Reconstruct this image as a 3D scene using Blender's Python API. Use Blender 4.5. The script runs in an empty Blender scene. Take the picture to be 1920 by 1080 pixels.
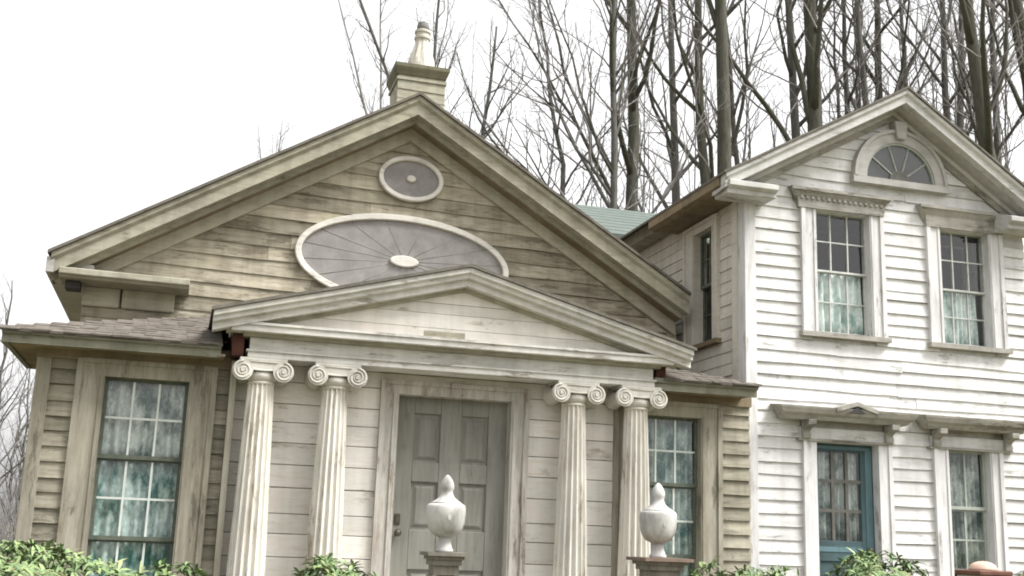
import bpy, math, random
from mathutils import Matrix, Vector, noise

random.seed(7)
scene = bpy.context.scene
COL = scene.collection

# ------------------------------------------------------------------ camera, sky, sun, exposure
CAM_POS = Vector((-2.411, -10.305, 0.0))
YAW, PITCH, ROLL = 0.277, 0.217, 0.035
cam_data = bpy.data.cameras.new('camera')
cam_data.sensor_width = 36.0
cam_data.lens = 36.0 * 2141.9 / 1920.0
cam_data.clip_start = 0.05
cam_data.clip_end = 4000.0
cam = bpy.data.objects.new('camera', cam_data)
COL.objects.link(cam)
f0 = Vector((math.sin(YAW), math.cos(YAW), 0)); r0 = Vector((math.cos(YAW), -math.sin(YAW), 0)); u0 = Vector((0, 0, 1))
fw = f0 * math.cos(PITCH) + u0 * math.sin(PITCH); up = u0 * math.cos(PITCH) - f0 * math.sin(PITCH)
rr = r0 * math.cos(ROLL) + up * math.sin(ROLL); uu = up * math.cos(ROLL) - r0 * math.sin(ROLL)
mw = Matrix.Identity(4)
for i in range(3):
    mw[i][0] = rr[i]; mw[i][1] = uu[i]; mw[i][2] = -fw[i]; mw[i][3] = CAM_POS[i]
cam.matrix_world = mw
scene.camera = cam

SUN_EL, SUN_AZ = math.radians(56), math.radians(122)     # azimuth clockwise from +Y: behind the camera, to its right
world = bpy.data.worlds.new('World'); scene.world = world; world.use_nodes = True
nt = world.node_tree; nt.nodes.clear()
sky = nt.nodes.new('ShaderNodeTexSky'); sky.sky_type = 'NISHITA'; sky.sun_disc = False
sky.sun_elevation = SUN_EL; sky.sun_rotation = SUN_AZ
sky.air_density = 1.0; sky.dust_density = 6.0; sky.ozone_density = 0.5
hs = nt.nodes.new('ShaderNodeHueSaturation'); hs.inputs['Saturation'].default_value = 0.10   # overcast: colourless
bg = nt.nodes.new('ShaderNodeBackground'); bg.inputs['Strength'].default_value = 0.15
wo = nt.nodes.new('ShaderNodeOutputWorld')
ga = nt.nodes.new('ShaderNodeGamma'); ga.inputs['Gamma'].default_value = 0.45          # an even cloud sheet: little difference across the dome
nt.links.new(sky.outputs[0], hs.inputs['Color']); nt.links.new(hs.outputs[0], ga.inputs[0]); nt.links.new(ga.outputs[0], bg.inputs[0]); nt.links.new(bg.outputs[0], wo.inputs[0])

sun_d = bpy.data.lights.new('sun', 'SUN'); sun_d.energy = 1.5; sun_d.angle = math.radians(28); sun_d.color = (1.0, 0.985, 0.955)
sun = bpy.data.objects.new('sun', sun_d); COL.objects.link(sun)
sdir = Vector((math.sin(SUN_AZ) * math.cos(SUN_EL), math.cos(SUN_AZ) * math.cos(SUN_EL), math.sin(SUN_EL)))
sun.rotation_euler = sdir.to_track_quat('Z', 'Y').to_euler()

scene.view_settings.view_transform = 'Standard'
scene.view_settings.look = 'None'
scene.view_settings.gamma = 1.0
scene.view_settings.use_curve_mapping = False
scene.view_settings.exposure = 2.38
scene.cycles.max_bounces = 8
scene.cycles.transparent_max_bounces = 16
scene.cycles.filter_width = 1.9
scene.cycles.use_denoising = True

# ------------------------------------------------------------------ materials
def new_mat(name):
    m = bpy.data.materials.new(name); m.use_nodes = True
    t = m.node_tree; t.nodes.clear()
    out = t.nodes.new('ShaderNodeOutputMaterial'); b = t.nodes.new('ShaderNodeBsdfPrincipled')
    t.links.new(b.outputs[0], out.inputs[0])
    return m, t, b

def ramp(t, src, p0, p1, c0=(0, 0, 0, 1), c1=(1, 1, 1, 1)):
    r = t.nodes.new('ShaderNodeValToRGB')
    r.color_ramp.elements[0].position = p0; r.color_ramp.elements[1].position = p1
    r.color_ramp.elements[0].color = c0; r.color_ramp.elements[1].color = c1
    t.links.new(src, r.inputs[0]); return r.outputs[0]

def mix(t, fac, a, b, mode='MIX'):
    n = t.nodes.new('ShaderNodeMix'); n.data_type = 'RGBA'; n.blend_type = mode
    for inp, v in ((n.inputs[0], fac), (n.inputs[6], a), (n.inputs[7], b)):
        if isinstance(v, (int, float)): inp.default_value = v
        elif isinstance(v, tuple): inp.default_value = (v + (1,)) if len(v) == 3 else v
        else: t.links.new(v, inp)
    return n.outputs[2]

def coords(t, scale, rnd=17.0):
    """object-space position, shifted at random for every object so no two boards repeat"""
    tc = t.nodes.new('ShaderNodeTexCoord'); oi = t.nodes.new('ShaderNodeObjectInfo')
    k = t.nodes.new('ShaderNodeMath'); k.operation = 'MULTIPLY'; k.inputs[1].default_value = rnd
    t.links.new(oi.outputs['Random'], k.inputs[0])
    a = t.nodes.new('ShaderNodeVectorMath'); a.operation = 'ADD'
    t.links.new(tc.outputs['Object'], a.inputs[0]); t.links.new(k.outputs[0], a.inputs[1])
    m = t.nodes.new('ShaderNodeMapping'); m.inputs['Scale'].default_value = scale
    t.links.new(a.outputs[0], m.inputs[0])
    return m.outputs[0], oi.outputs['Random']

def noise_tex(t, vec, scale, detail=6, rough=0.6):
    n = t.nodes.new('ShaderNodeTexNoise'); n.inputs['Scale'].default_value = scale
    n.inputs['Detail'].default_value = detail; n.inputs['Roughness'].default_value = rough
    t.links.new(vec, n.inputs['Vector']); return n.outputs['Fac']

def wood_mat(name, paint, bare, wear=0.45, grain='x', var=0.18, stain=None, rough=0.85, dirt=0.35, bump=0.25, peel=0.3, peel_col=None):
    """weathered paint over wood: streaks along the grain, bare patches, blotches, a tone of its own per board"""
    m, t, b = new_mat(name)
    sc = {'x': (1.2, 6, 9), 'z': (9, 6, 0.9), 'y': (6, 1.2, 9)}[grain]
    v, rnd = coords(t, sc)
    v2, _ = coords(t, (1, 1, 1), 5.0)
    n1 = noise_tex(t, v, 2.6, 9, 0.68)
    n2 = noise_tex(t, v2, 1.7, 5, 0.6)
    n3 = noise_tex(t, v, 11, 6, 0.6)
    col = mix(t, ramp(t, n1, 0.60 - wear * 0.32, 0.86 - wear * 0.22), paint, bare)
    col = mix(t, ramp(t, n3, 0.50, 0.95, (0, 0, 0, 1), (0.40, 0.40, 0.40, 1)), col, tuple(c * 0.75 for c in bare))
    sp = {'x': (1, 3, 4.5), 'z': (4.5, 3, 0.8), 'y': (3, 1, 4.5)}[grain]
    vp, _ = coords(t, sp, 23.0); n5 = noise_tex(t, vp, 1.5, 12, 0.78)                   # flakes with crisp edges
    pk = ramp(t, n5, 0.70 - 0.26 * peel, 0.745 - 0.24 * peel)
    col = mix(t, pk, col, mix(t, ramp(t, n3, 0.35, 0.7), peel_col or tuple(c * 0.95 for c in bare), tuple(c * 0.68 for c in (peel_col or bare))))
    if stain: col = mix(t, ramp(t, n2, 0.52, 0.74), col, stain)
    dk = mix(t, 1.0, col, ramp(t, n2, 0.25, 0.75, (1 - dirt,) * 3 + (1,), (1.08, 1.08, 1.08, 1)), 'MULTIPLY')
    ps = t.nodes.new('ShaderNodeNewGeometry'); mp = t.nodes.new('ShaderNodeMapping'); mp.inputs['Scale'].default_value = (7, 7, 0.55)
    t.links.new(ps.outputs['Position'], mp.inputs[0]); n4 = noise_tex(t, mp.outputs[0], 1.0, 5, 0.6)       # rain runs down the wall
    dk = mix(t, 1.0, dk, ramp(t, n4, 0.30, 0.58, (1 - dirt * 0.75, 1 - dirt * 0.78, 1 - dirt * 0.82, 1), (1, 1, 1, 1)), 'MULTIPLY')
    tone = ramp(t, rnd, 0, 1, (1 - var, 1 - var, 1 - var * 1.1, 1), (1 + var * 0.6, 1 + var * 0.55, 1 + var * 0.5, 1))
    col = mix(t, 1.0, dk, tone, 'MULTIPLY')
    t.links.new(col, b.inputs['Base Color']); b.inputs['Roughness'].default_value = rough
    b.inputs['Specular IOR Level'].default_value = 0.25
    bp_ = t.nodes.new('ShaderNodeBump'); bp_.inputs['Strength'].default_value = bump; bp_.inputs['Distance'].default_value = 0.012
    ad = t.nodes.new('ShaderNodeMath'); ad.operation = 'SUBTRACT'; t.links.new(n1, ad.inputs[0]); t.links.new(pk, ad.inputs[1])
    t.links.new(ad.outputs[0], bp_.inputs['Height']); t.links.new(bp_.outputs[0], b.inputs['Normal'])
    return m

def plain_mat(name, c0, c1, scale=6.0, rough=0.8, bump=0.2, p0=0.35, p1=0.7, vscale=(1, 1, 1), metal=0.0, dist=0.01):
    m, t, b = new_mat(name)
    v, rnd = coords(t, vscale)
    n = noise_tex(t, v, scale, 8, 0.65)
    col = mix(t, ramp(t, n, p0, p1), c0, c1)
    t.links.new(col, b.inputs['Base Color']); b.inputs['Roughness'].default_value = rough; b.inputs['Metallic'].default_value = metal
    b.inputs['Specular IOR Level'].default_value = 0.3
    bp_ = t.nodes.new('ShaderNodeBump'); bp_.inputs['Strength'].default_value = bump; bp_.inputs['Distance'].default_value = dist
    t.links.new(n, bp_.inputs['Height']); t.links.new(bp_.outputs[0], b.inputs['Normal'])
    return m

def glass_mat():
    m = bpy.data.materials.new('old_glass'); m.use_nodes = True; t = m.node_tree; t.nodes.clear()
    out = t.nodes.new('ShaderNodeOutputMaterial'); tr = t.nodes.new('ShaderNodeBsdfTransparent'); gl = t.nodes.new('ShaderNodeBsdfGlossy')
    tr.inputs[0].default_value = (0.95, 0.975, 0.965, 1); gl.inputs['Roughness'].default_value = 0.03
    lw = t.nodes.new('ShaderNodeLayerWeight'); lw.inputs['Blend'].default_value = 0.5
    p5 = t.nodes.new('ShaderNodeMath'); p5.operation = 'POWER'; p5.inputs[1].default_value = 5.0; t.links.new(lw.outputs['Facing'], p5.inputs[0])
    fr = t.nodes.new('ShaderNodeMath'); fr.operation = 'MULTIPLY_ADD'; fr.inputs[1].default_value = 0.92; fr.inputs[2].default_value = 0.075; t.links.new(p5.outputs[0], fr.inputs[0])   # Schlick, the same from both sides
    mx = t.nodes.new('ShaderNodeMixShader'); v, _ = coords(t, (1, 1, 1))
    n = noise_tex(t, v, 3.0, 2, 0.5); bp_ = t.nodes.new('ShaderNodeBump'); bp_.inputs['Strength'].default_value = 0.12; bp_.inputs['Distance'].default_value = 0.02
    t.links.new(n, bp_.inputs['Height']); t.links.new(bp_.outputs[0], gl.inputs['Normal'])
    t.links.new(fr.outputs[0], mx.inputs[0]); t.links.new(tr.outputs[0], mx.inputs[1]); t.links.new(gl.outputs[0], mx.inputs[2])
    t.links.new(mx.outputs[0], out.inputs[0]); return m

def lace_mat(name, light, dark, scale=9.0, cover=0.5):
    """fine lace motif over a broad change of tone; the folds are in the mesh"""
    m, t, b = new_mat(name)
    v, rnd = coords(t, (1.0, 1.0, 0.6)); v2, _ = coords(t, (1.0, 1.0, 0.6))
    vo = t.nodes.new('ShaderNodeTexVoronoi'); vo.inputs['Scale'].default_value = scale * 2.6; t.links.new(v, vo.inputs['Vector'])
    n = noise_tex(t, v, scale * 1.8, 4, 0.7); n2 = noise_tex(t, v2, scale * 0.55, 4, 0.65)
    motif = mix(t, ramp(t, vo.outputs['Distance'], 0.15, 0.55), light, tuple(l * 0.62 + d * 0.38 for l, d in zip(light, dark)))
    col = mix(t, ramp(t, n, 0.42, 0.66), motif, tuple(l * 0.7 + d * 0.3 for l, d in zip(light, dark)))
    col = mix(t, ramp(t, n2, cover - 0.08, cover + 0.12), dark, col)
    t.links.new(col, b.inputs['Base Color']); b.inputs['Roughness'].default_value = 0.95; b.inputs['Specular IOR Level'].default_value = 0.05
    return m

MAT = {}
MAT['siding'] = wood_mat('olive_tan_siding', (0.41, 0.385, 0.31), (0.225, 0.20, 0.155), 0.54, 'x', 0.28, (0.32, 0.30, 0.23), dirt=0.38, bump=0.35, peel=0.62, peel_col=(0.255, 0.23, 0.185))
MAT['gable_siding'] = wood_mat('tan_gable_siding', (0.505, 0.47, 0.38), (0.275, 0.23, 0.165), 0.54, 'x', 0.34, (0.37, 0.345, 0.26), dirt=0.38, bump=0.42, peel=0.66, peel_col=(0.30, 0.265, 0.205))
MAT['trim'] = wood_mat('weathered_tan_trim', (0.413, 0.398, 0.320), (0.266, 0.234, 0.167), 0.45, 'x', 0.10, (0.335, 0.323, 0.246), dirt=0.34, peel=0.5)
MAT['trim_v'] = wood_mat('weathered_tan_trim_upright', (0.413, 0.388, 0.320), (0.231, 0.199, 0.148), 0.50, 'z', 0.10, (0.344, 0.318, 0.251), dirt=0.34, peel=0.6, peel_col=(0.236, 0.214, 0.167))
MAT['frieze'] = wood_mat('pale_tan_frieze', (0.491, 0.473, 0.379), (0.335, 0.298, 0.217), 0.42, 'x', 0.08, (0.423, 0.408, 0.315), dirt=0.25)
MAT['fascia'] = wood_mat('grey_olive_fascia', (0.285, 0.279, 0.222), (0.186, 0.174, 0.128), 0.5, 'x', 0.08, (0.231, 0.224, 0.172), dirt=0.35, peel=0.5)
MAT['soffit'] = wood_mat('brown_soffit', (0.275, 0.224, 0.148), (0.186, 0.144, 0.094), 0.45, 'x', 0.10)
MAT['plank'] = wood_mat('pale_flush_plank', (0.77, 0.745, 0.70), (0.60, 0.55, 0.47), 0.28, 'x', 0.17, (0.71, 0.645, 0.60), dirt=0.18, peel=0.5, peel_col=(0.56, 0.51, 0.43))
MAT['portico'] = wood_mat('pale_portico_trim', (0.659, 0.645, 0.611), (0.450, 0.420, 0.364), 0.40, 'x', 0.06, (0.560, 0.540, 0.485), dirt=0.28, peel=0.55, peel_col=(0.400, 0.365, 0.313))
MAT['column'] = wood_mat('cream_column_paint', (0.699, 0.675, 0.616), (0.419, 0.360, 0.283), 0.32, 'z', 0.06, (0.600, 0.565, 0.495), dirt=0.26, peel=0.55, peel_col=(0.400, 0.340, 0.263))
MAT['capital'] = wood_mat('pale_capital_paint', (0.620, 0.600, 0.545), (0.400, 0.370, 0.313), 0.35, 'x', 0.06, dirt=0.25)
MAT['door'] = wood_mat('grey_door_paint', (0.246, 0.244, 0.217), (0.182, 0.174, 0.148), 0.45, 'z', 0.05, (0.211, 0.209, 0.177), dirt=0.3, peel=0.5, peel_col=(0.197, 0.179, 0.148))
MAT['casing_worn'] = wood_mat('worn_door_casing', (0.54, 0.52, 0.475), (0.31, 0.25, 0.20), 0.42, 'z', 0.05, (0.42, 0.395, 0.345), dirt=0.3, peel=0.55, peel_col=(0.31, 0.245, 0.195))
MAT['white'] = wood_mat('white_clapboard_paint', (0.72, 0.718, 0.715), (0.53, 0.52, 0.50), 0.30, 'x', 0.12, (0.65, 0.64, 0.63), dirt=0.24, bump=0.25, peel=0.50, peel_col=(0.45, 0.44, 0.415))
MAT['white_trim'] = wood_mat('white_trim_paint', (0.70, 0.695, 0.70), (0.46, 0.45, 0.43), 0.38, 'z', 0.05, (0.61, 0.605, 0.605), dirt=0.22, peel=0.5, peel_col=(0.42, 0.40, 0.37))
MAT['white_rake'] = wood_mat('white_cornice_paint', (0.60, 0.595, 0.58), (0.39, 0.375, 0.345), 0.40, 'x', 0.06, (0.51, 0.50, 0.475), dirt=0.25, peel=0.5)
MAT['lintel'] = wood_mat('grey_weathered_lintel', (0.42, 0.405, 0.365), (0.235, 0.22, 0.185), 0.52, 'x', 0.08, (0.35, 0.335, 0.295), dirt=0.3, peel=0.6)
MAT['grey_trim'] = wood_mat('grey_window_surround', (0.46, 0.445, 0.425), (0.32, 0.305, 0.28), 0.40, 'x', 0.05, dirt=0.2)
MAT['side_wall'] = wood_mat('pale_side_boards', (0.62, 0.59, 0.53), (0.45, 0.41, 0.34), 0.32, 'y', 0.10, (0.55, 0.52, 0.45), dirt=0.25)
MAT['brown_eave'] = wood_mat('brown_eave_board', (0.24, 0.19, 0.12), (0.15, 0.115, 0.075), 0.45, 'y', 0.05)
MAT['teal'] = wood_mat('teal_door_paint', (0.078, 0.125, 0.138), (0.065, 0.09, 0.095), 0.4, 'z', 0.04, (0.09, 0.148, 0.163), dirt=0.3, peel=0.4)
MAT['teal_bright'] = wood_mat('bright_teal_paint', (0.135, 0.225, 0.255), (0.10, 0.165, 0.185), 0.35, 'z', 0.02, dirt=0.25, peel=0.4)
MAT['sash_dark'] = plain_mat('dark_green_sash', (0.075, 0.095, 0.075), (0.14, 0.15, 0.115), 14, 0.7)
MAT['sash_green'] = plain_mat('grey_green_sash', (0.30, 0.34, 0.30), (0.42, 0.44, 0.40), 12, 0.7)
MAT['sash_pale'] = plain_mat('pale_glazing_bar', (0.56, 0.60, 0.56), (0.70, 0.72, 0.69), 12, 0.7)
MAT['sash_white'] = plain_mat('white_sash', (0.42, 0.44, 0.41), (0.62, 0.62, 0.60), 12, 0.7)
MAT['sash_brown'] = plain_mat('brown_grey_glazing_bar', (0.085, 0.085, 0.075), (0.14, 0.135, 0.12), 14, 0.7)
MAT['fan'] = plain_mat('grey_fan_panel', (0.205, 0.195, 0.188), (0.315, 0.298, 0.285), 6, 0.9, 0.4, p0=0.3, p1=0.72)
MAT['fan_rim'] = wood_mat('pale_fan_rim', (0.72, 0.695, 0.64), (0.52, 0.48, 0.42), 0.35, 'x', 0.03, dirt=0.2, peel=0.45)
MAT['shingle'] = plain_mat('brown_roof_shingle', (0.075, 0.064, 0.054), (0.145, 0.126, 0.106), 9, 0.95, 0.5)
MAT['dark_shingle'] = plain_mat('dark_roof_shingle', (0.10, 0.09, 0.075), (0.17, 0.155, 0.13), 9, 0.95, 0.5)
MAT['teal_roof'] = plain_mat('grey_green_roof_felt', (0.080, 0.100, 0.088), (0.118, 0.138, 0.124), 7, 0.95, 0.3)
MAT['rust'] = plain_mat('rust_brown_board', (0.05, 0.020, 0.015), (0.10, 0.042, 0.03), 7, 0.9)
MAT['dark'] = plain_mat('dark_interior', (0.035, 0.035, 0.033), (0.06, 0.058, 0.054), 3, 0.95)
MAT['foundation'] = plain_mat('grey_foundation_stone', (0.22, 0.21, 0.19), (0.36, 0.345, 0.31), 5, 0.9, 0.5)
MAT['pot'] = plain_mat('pale_chimney_pot', (0.34, 0.32, 0.275), (0.58, 0.55, 0.49), 9, 0.85, vscale=(3, 3, 0.7))
MAT['pot_dark'] = plain_mat('sooty_pot_rim', (0.12, 0.118, 0.115), (0.22, 0.215, 0.205), 9, 0.9)
MAT['cap'] = wood_mat('dark_chimney_cap', (0.17, 0.16, 0.105), (0.11, 0.10, 0.065), 0.4, 'x', 0.02)
MAT['urn'] = plain_mat('pale_grey_urn_stone', (0.20, 0.195, 0.18), (0.47, 0.46, 0.445), 8, 0.95, 0.6, 0.30, 0.58, (1, 1, 0.4))
MAT['post'] = wood_mat('grey_post_wood', (0.22, 0.205, 0.17), (0.14, 0.12, 0.10), 0.45, 'z', 0.05)
MAT['post_cap'] = wood_mat('brown_post_cap', (0.20, 0.155, 0.125), (0.26, 0.14, 0.10), 0.4, 'x', 0.05)
MAT['terracotta'] = plain_mat('pale_terracotta', (0.42, 0.27, 0.21), (0.56, 0.41, 0.33), 8, 0.85)
MAT['brown_cap'] = plain_mat('dark_brown_cap', (0.10, 0.045, 0.032), (0.17, 0.085, 0.06), 8, 0.8)
MAT['brass'] = plain_mat('tarnished_metal', (0.06, 0.055, 0.04), (0.13, 0.12, 0.09), 20, 0.5, metal=0.6)
MAT['glass'] = glass_mat()
MAT['lace_teal'] = lace_mat('teal_white_lace', (0.66, 0.74, 0.71), (0.045, 0.135, 0.125), 13.0, 0.48)
MAT['lace_grey'] = lace_mat('grey_white_lace', (0.68, 0.71, 0.68), (0.085, 0.13, 0.118), 13.0, 0.46)
MAT['lace_white'] = lace_mat('white_green_lace', (0.80, 0.83, 0.81), (0.17, 0.28, 0.25), 13.0, 0.43)

# ------------------------------------------------------------------ mesh helpers
WM = {}                                            # world matrix of every object we make
class MB:
    def __init__(s): s.v = []; s.f = []; s.sm = []
    def add(s, vs, fs, smooth=False):
        o = len(s.v); s.v += [tuple(p) for p in vs]
        for f in fs: s.f.append(tuple(i + o for i in f)); s.sm.append(smooth)
        return s
    def box(s, x0, x1, y0, y1, z0, z1):
        vs = [(x0, y0, z0), (x1, y0, z0), (x1, y1, z0), (x0, y1, z0), (x0, y0, z1), (x1, y0, z1), (x1, y1, z1), (x0, y1, z1)]
        return s.add(vs, [(0, 3, 2, 1), (4, 5, 6, 7), (0, 1, 5, 4), (1, 2, 6, 5), (2, 3, 7, 6), (3, 0, 4, 7)])
    def prism(s, prof, a, b):
        """prof: closed list of points; a, b: functions point -> 3D for the two ends"""
        n = len(prof); vs = [a(p) for p in prof] + [b(p) for p in prof]
        fs = [(i, (i + 1) % n, (i + 1) % n + n, i + n) for i in range(n)] + [tuple(range(n))[::-1], tuple(range(n, 2 * n))]
        return s.add(vs, fs)
    def lathe(s, prof, cx, cy, n=32, smooth=True, sx=1.0):
        vs = []; fs = []; m = len(prof)
        for (r, z) in prof:
            for k in range(n):
                a = 2 * math.pi * k / n; vs.append((cx + r * math.cos(a) * sx, cy + r * math.sin(a), z))
        for i in range(m - 1):
            for k in range(n):
                fs.append((i * n + k, i * n + (k + 1) % n, (i + 1) * n + (k + 1) % n, (i + 1) * n + k))
        fs.append(tuple(range(n))[::-1]); fs.append(tuple((m - 1) * n + k for k in range(n)))
        return s.add(vs, fs, smooth)
    def tube(s, pts, rad, n=6, smooth=True, cap=True):
        m = len(pts); vs = []; fs = []
        ref = Vector((0.31, 0.9, 0.2))
        for i, p in enumerate(pts):
            d = (pts[min(i + 1, m - 1)] - pts[max(i - 1, 0)]); d.normalize()
            a = d.cross(ref)
            if a.length < 0.05: a = d.cross(Vector((1, 0, 0)))
            a.normalize(); b = d.cross(a)
            for k in range(n):
                t = 2 * math.pi * k / n
                vs.append(p + (a * math.cos(t) + b * math.sin(t)) * rad[i])
        for i in range(m - 1):
            for k in range(n):
                fs.append((i * n + k, i * n + (k + 1) % n, (i + 1) * n + (k + 1) % n, (i + 1) * n + k))
        if cap:
            fs.append(tuple(range(n))[::-1]); fs.append(tuple((m - 1) * n + k for k in range(n)))
        return s.add(vs, fs, smooth)
    def mesh(s, name):
        me = bpy.data.meshes.new(name); me.from_pydata(s.v, [], s.f)
        if any(s.sm): me.polygons.foreach_set('use_smooth', s.sm)
        me.validate(); me.update(); return me
    def build(s, name, mat, parent=None, local=None, bevel=0.0, fix=True):
        me = s.mesh(name)
        if fix:
            import bmesh
            bm = bmesh.new(); bm.from_mesh(me); bmesh.ops.recalc_face_normals(bm, faces=bm.faces); bm.to_mesh(me); bm.free()
        return link(name, me, mat, parent, local, bevel)

def link(name, me, mat, parent=None, local=None, bevel=0.0):
    o = bpy.data.objects.new(name, me); COL.objects.link(o)
    if mat is not None and not me.materials: me.materials.append(MAT[mat] if isinstance(mat, str) else mat)
    place(o, parent, local)
    if bevel:
        md = o.modifiers.new('bevel', 'BEVEL'); md.width = bevel; md.segments = 1; md.limit_method = 'ANGLE'
    return o

def place(o, parent, local=None):
    """local None: geometry is in world space. local Matrix: geometry is in the object's space, matrix relative to the parent"""
    if parent is None:
        m = local or Matrix.Identity(4); o.matrix_basis = m; WM[o] = m.copy(); return
    o.parent = parent
    if local is None:
        o.matrix_parent_inverse = WM[parent].inverted(); WM[o] = Matrix.Identity(4)
    else:
        o.matrix_basis = local; WM[o] = WM[parent] @ local

def empty(name, loc, parent=None):
    o = bpy.data.objects.new(name, None); COL.objects.link(o); o.empty_display_size = 0.2
    if parent is None:
        o.location = loc; WM[o] = Matrix.Translation(loc)
    else: place(o, parent, Matrix.Translation(loc))
    return o

def tag(o, label=None, cat=None, group=None, kind=None):
    if label: o['label'] = label
    if cat: o['category'] = cat
    if group: o['group'] = group
    if kind: o['kind'] = kind
    return o

I4 = Matrix.Identity(4)
def subtract(x0, x1, cuts):
    segs = [(x0, x1)]
    for a, b in cuts:
        out = []
        for s, e in segs:
            if b <= s or a >= e: out.append((s, e)); continue
            if a > s: out.append((s, a))
            if b < e: out.append((b, e))
        segs = out
    return [(s, e) for s, e in segs if e - s > 0.02]

def wall_grid(mb, x0, x1, z0, z1, y0, y1, holes):
    xs = sorted({x0, x1, *[h[0] for h in holes], *[h[1] for h in holes]}); zs = sorted({z0, z1, *[h[2] for h in holes], *[h[3] for h in holes]})
    for i in range(len(xs) - 1):
        col = []
        for j in range(len(zs) - 1):
            cx, cz = (xs[i] + xs[i + 1]) / 2, (zs[j] + zs[j + 1]) / 2
            if any(h[0] < cx < h[1] and h[2] < cz < h[3] for h in holes): continue
            if col and abs(col[-1][1] - zs[j]) < 1e-6: col[-1][1] = zs[j + 1]
            else: col.append([zs[j], zs[j + 1]])
        for a, b in col: mb.box(xs[i], xs[i + 1], y0, y1, a, b)
    return mb

def clapboard(x0, x1, z, h, yf, butt, parent, mat, tilt=0.0, xc=0.0, wob=0.003, rng=random, local=None, name='clapboard', cut0=0.0, cut1=0.0):
    """one lapped board: thick bottom edge proud of the wall, thin top tucked under the next, slightly wavy and uneven"""
    n = max(1, int((x1 - x0) / 0.35)); mb = MB(); vs = []; fs = []
    dz = rng.uniform(-0.004, 0.004); slope = rng.uniform(-0.0025, 0.0025) + tilt; dy = rng.uniform(-0.003, 0.004)
    ph = rng.uniform(0, 50)
    for i in range(n + 1):
        x = x0 + (x1 - x0) * i / n
        w = wob * noise.noise((x * 1.3 + ph, ph, 0)) * 2
        zz = z + dz + w + slope * (x - xc); yo = dy + 0.5 * wob * noise.noise((x * 1.1, ph + 9, 3)) * 2
        yb = yf - butt + yo; yt = yf - 0.004 + yo * 0.3
        xt = x + cut0 * (1 - i / n) - cut1 * (i / n)
        vs += [(x, yb, zz), (xt, yt, zz + h * 1.06), (xt, yf + 0.012, zz + h * 1.06), (x, yf + 0.012, zz)]
    for i in range(n):
        a = i * 4; b = a + 4
        fs += [(a, b, b + 1, a + 1), (a + 1, b + 1, b + 2, a + 2), (a + 3, b + 3, b, a), (a + 2, b + 2, b + 3, a + 3)]
    fs += [(0, 1, 2, 3), (n * 4 + 3, n * 4 + 2, n * 4 + 1, n * 4)]
    mb.add(vs, fs)
    return mb.build(name, mat, parent, local, fix=False)

def siding(parent, mat, x0, x1, z0, z1, h, yf, butt, holes, tilt=0, xc=0, bounds=None, seed=1, joint=3.2, wob=0.003, local=None):
    rng = random.Random(seed); z = z0
    while z < z1:
        a, b = x0, x1
        if bounds:
            a, b = bounds(z); ta, tb = bounds(z + h * 1.06)
            a, b = max(a, x0), min(b, x1); ta, tb = max(ta, x0), min(tb, x1)
            if tb <= ta: ta = tb = (ta + tb) / 2
        if b - a > 0.05:
            cuts = [(q[0], q[1]) for q in holes if q[2] < z + h and q[3] > z]
            for s, e in subtract(a, b, cuts):
                pts = [s]
                while e - pts[-1] > joint * 1.25: pts.append(pts[-1] + rng.uniform(0.45, 1.0) * joint)
                pts.append(e)
                for p, q in zip(pts[:-1], pts[1:]):
                    c0 = ta - a if bounds and p == a else 0.0; c1 = b - tb if bounds and q == b else 0.0
                    clapboard(p + 0.0015, q - 0.0015, z, h, yf, butt, parent, mat, tilt, xc, wob, rng, local, cut0=c0, cut1=c1)
        z += h

def rake(parent, mat, name, prof, xa, xe, za, slope, bevel=0):
    """prof = (y, w) cross-section, w vertical offset from the roof line; runs from apex xa to eave xe"""
    sgn = 1 if xe > xa else -1
    mb = MB(); n = 8
    secs = [xa + (xe - xa) * i / n for i in range(n + 1)]
    vs = []; fs = []; m = len(prof)
    for i, x in enumerate(secs):
        wv = 0 if i in (0,) else 0.004 * noise.noise((x * 1.7, za, prof[0][0]))
        for (y, w) in prof: vs.append((x, y, za - slope * abs(x - xa) + w + wv))
    for i in range(n):
        for k in range(m):
            fs.append((i * m + k, i * m + (k + 1) % m, (i + 1) * m + (k + 1) % m, (i + 1) * m + k))
    fs += [tuple(range(m)), tuple(n * m + k for k in range(m))[::-1]]
    mb.add(vs, fs)
    return mb.build(name, mat, parent, bevel=bevel)

def ellipse_ring(mb, cx, cz, a0, b0, a1, b1, yf, yb, n=64, a_s=0, a_e=2 * math.pi, tilt=0):
    vs = []; closed = abs(a_e - a_s - 2 * math.pi) < 1e-6; m = n if closed else n + 1
    for k in range(m):
        t = a_s + (a_e - a_s) * k / n; c, s = math.cos(t), math.sin(t)
        for (a, b, y) in ((a0, b0, yf), (a1, b1, yf), (a1, b1, yb), (a0, b0, yb)):
            x = cx + a * c; vs.append((x, y, cz + b * s + tilt * (x - cx)))
    fs = []
    for k in range(m if closed else m - 1):
        p = k * 4; q = ((k + 1) % m) * 4
        for j in range(4): fs.append((p + j, p + (j + 1) % 4, q + (j + 1) % 4, q + j))
    if not closed: fs += [(0, 1, 2, 3), tuple((m - 1) * 4 + j for j in (3, 2, 1, 0))]
    return mb.add(vs, fs)

def ellipse_disc(mb, cx, cz, a, b, yf, yb, n=64, tilt=0, dome=0.0):
    prof = [(cx + a * math.cos(2 * math.pi * k / n), cz + b * math.sin(2 * math.pi * k / n)) for k in range(n)]
    mb.prism(prof, lambda p: (p[0], yf, p[1] + tilt * (p[0] - cx)), lambda p: (p[0], yb, p[1] + tilt * (p[0] - cx)))
    return mb

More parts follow.
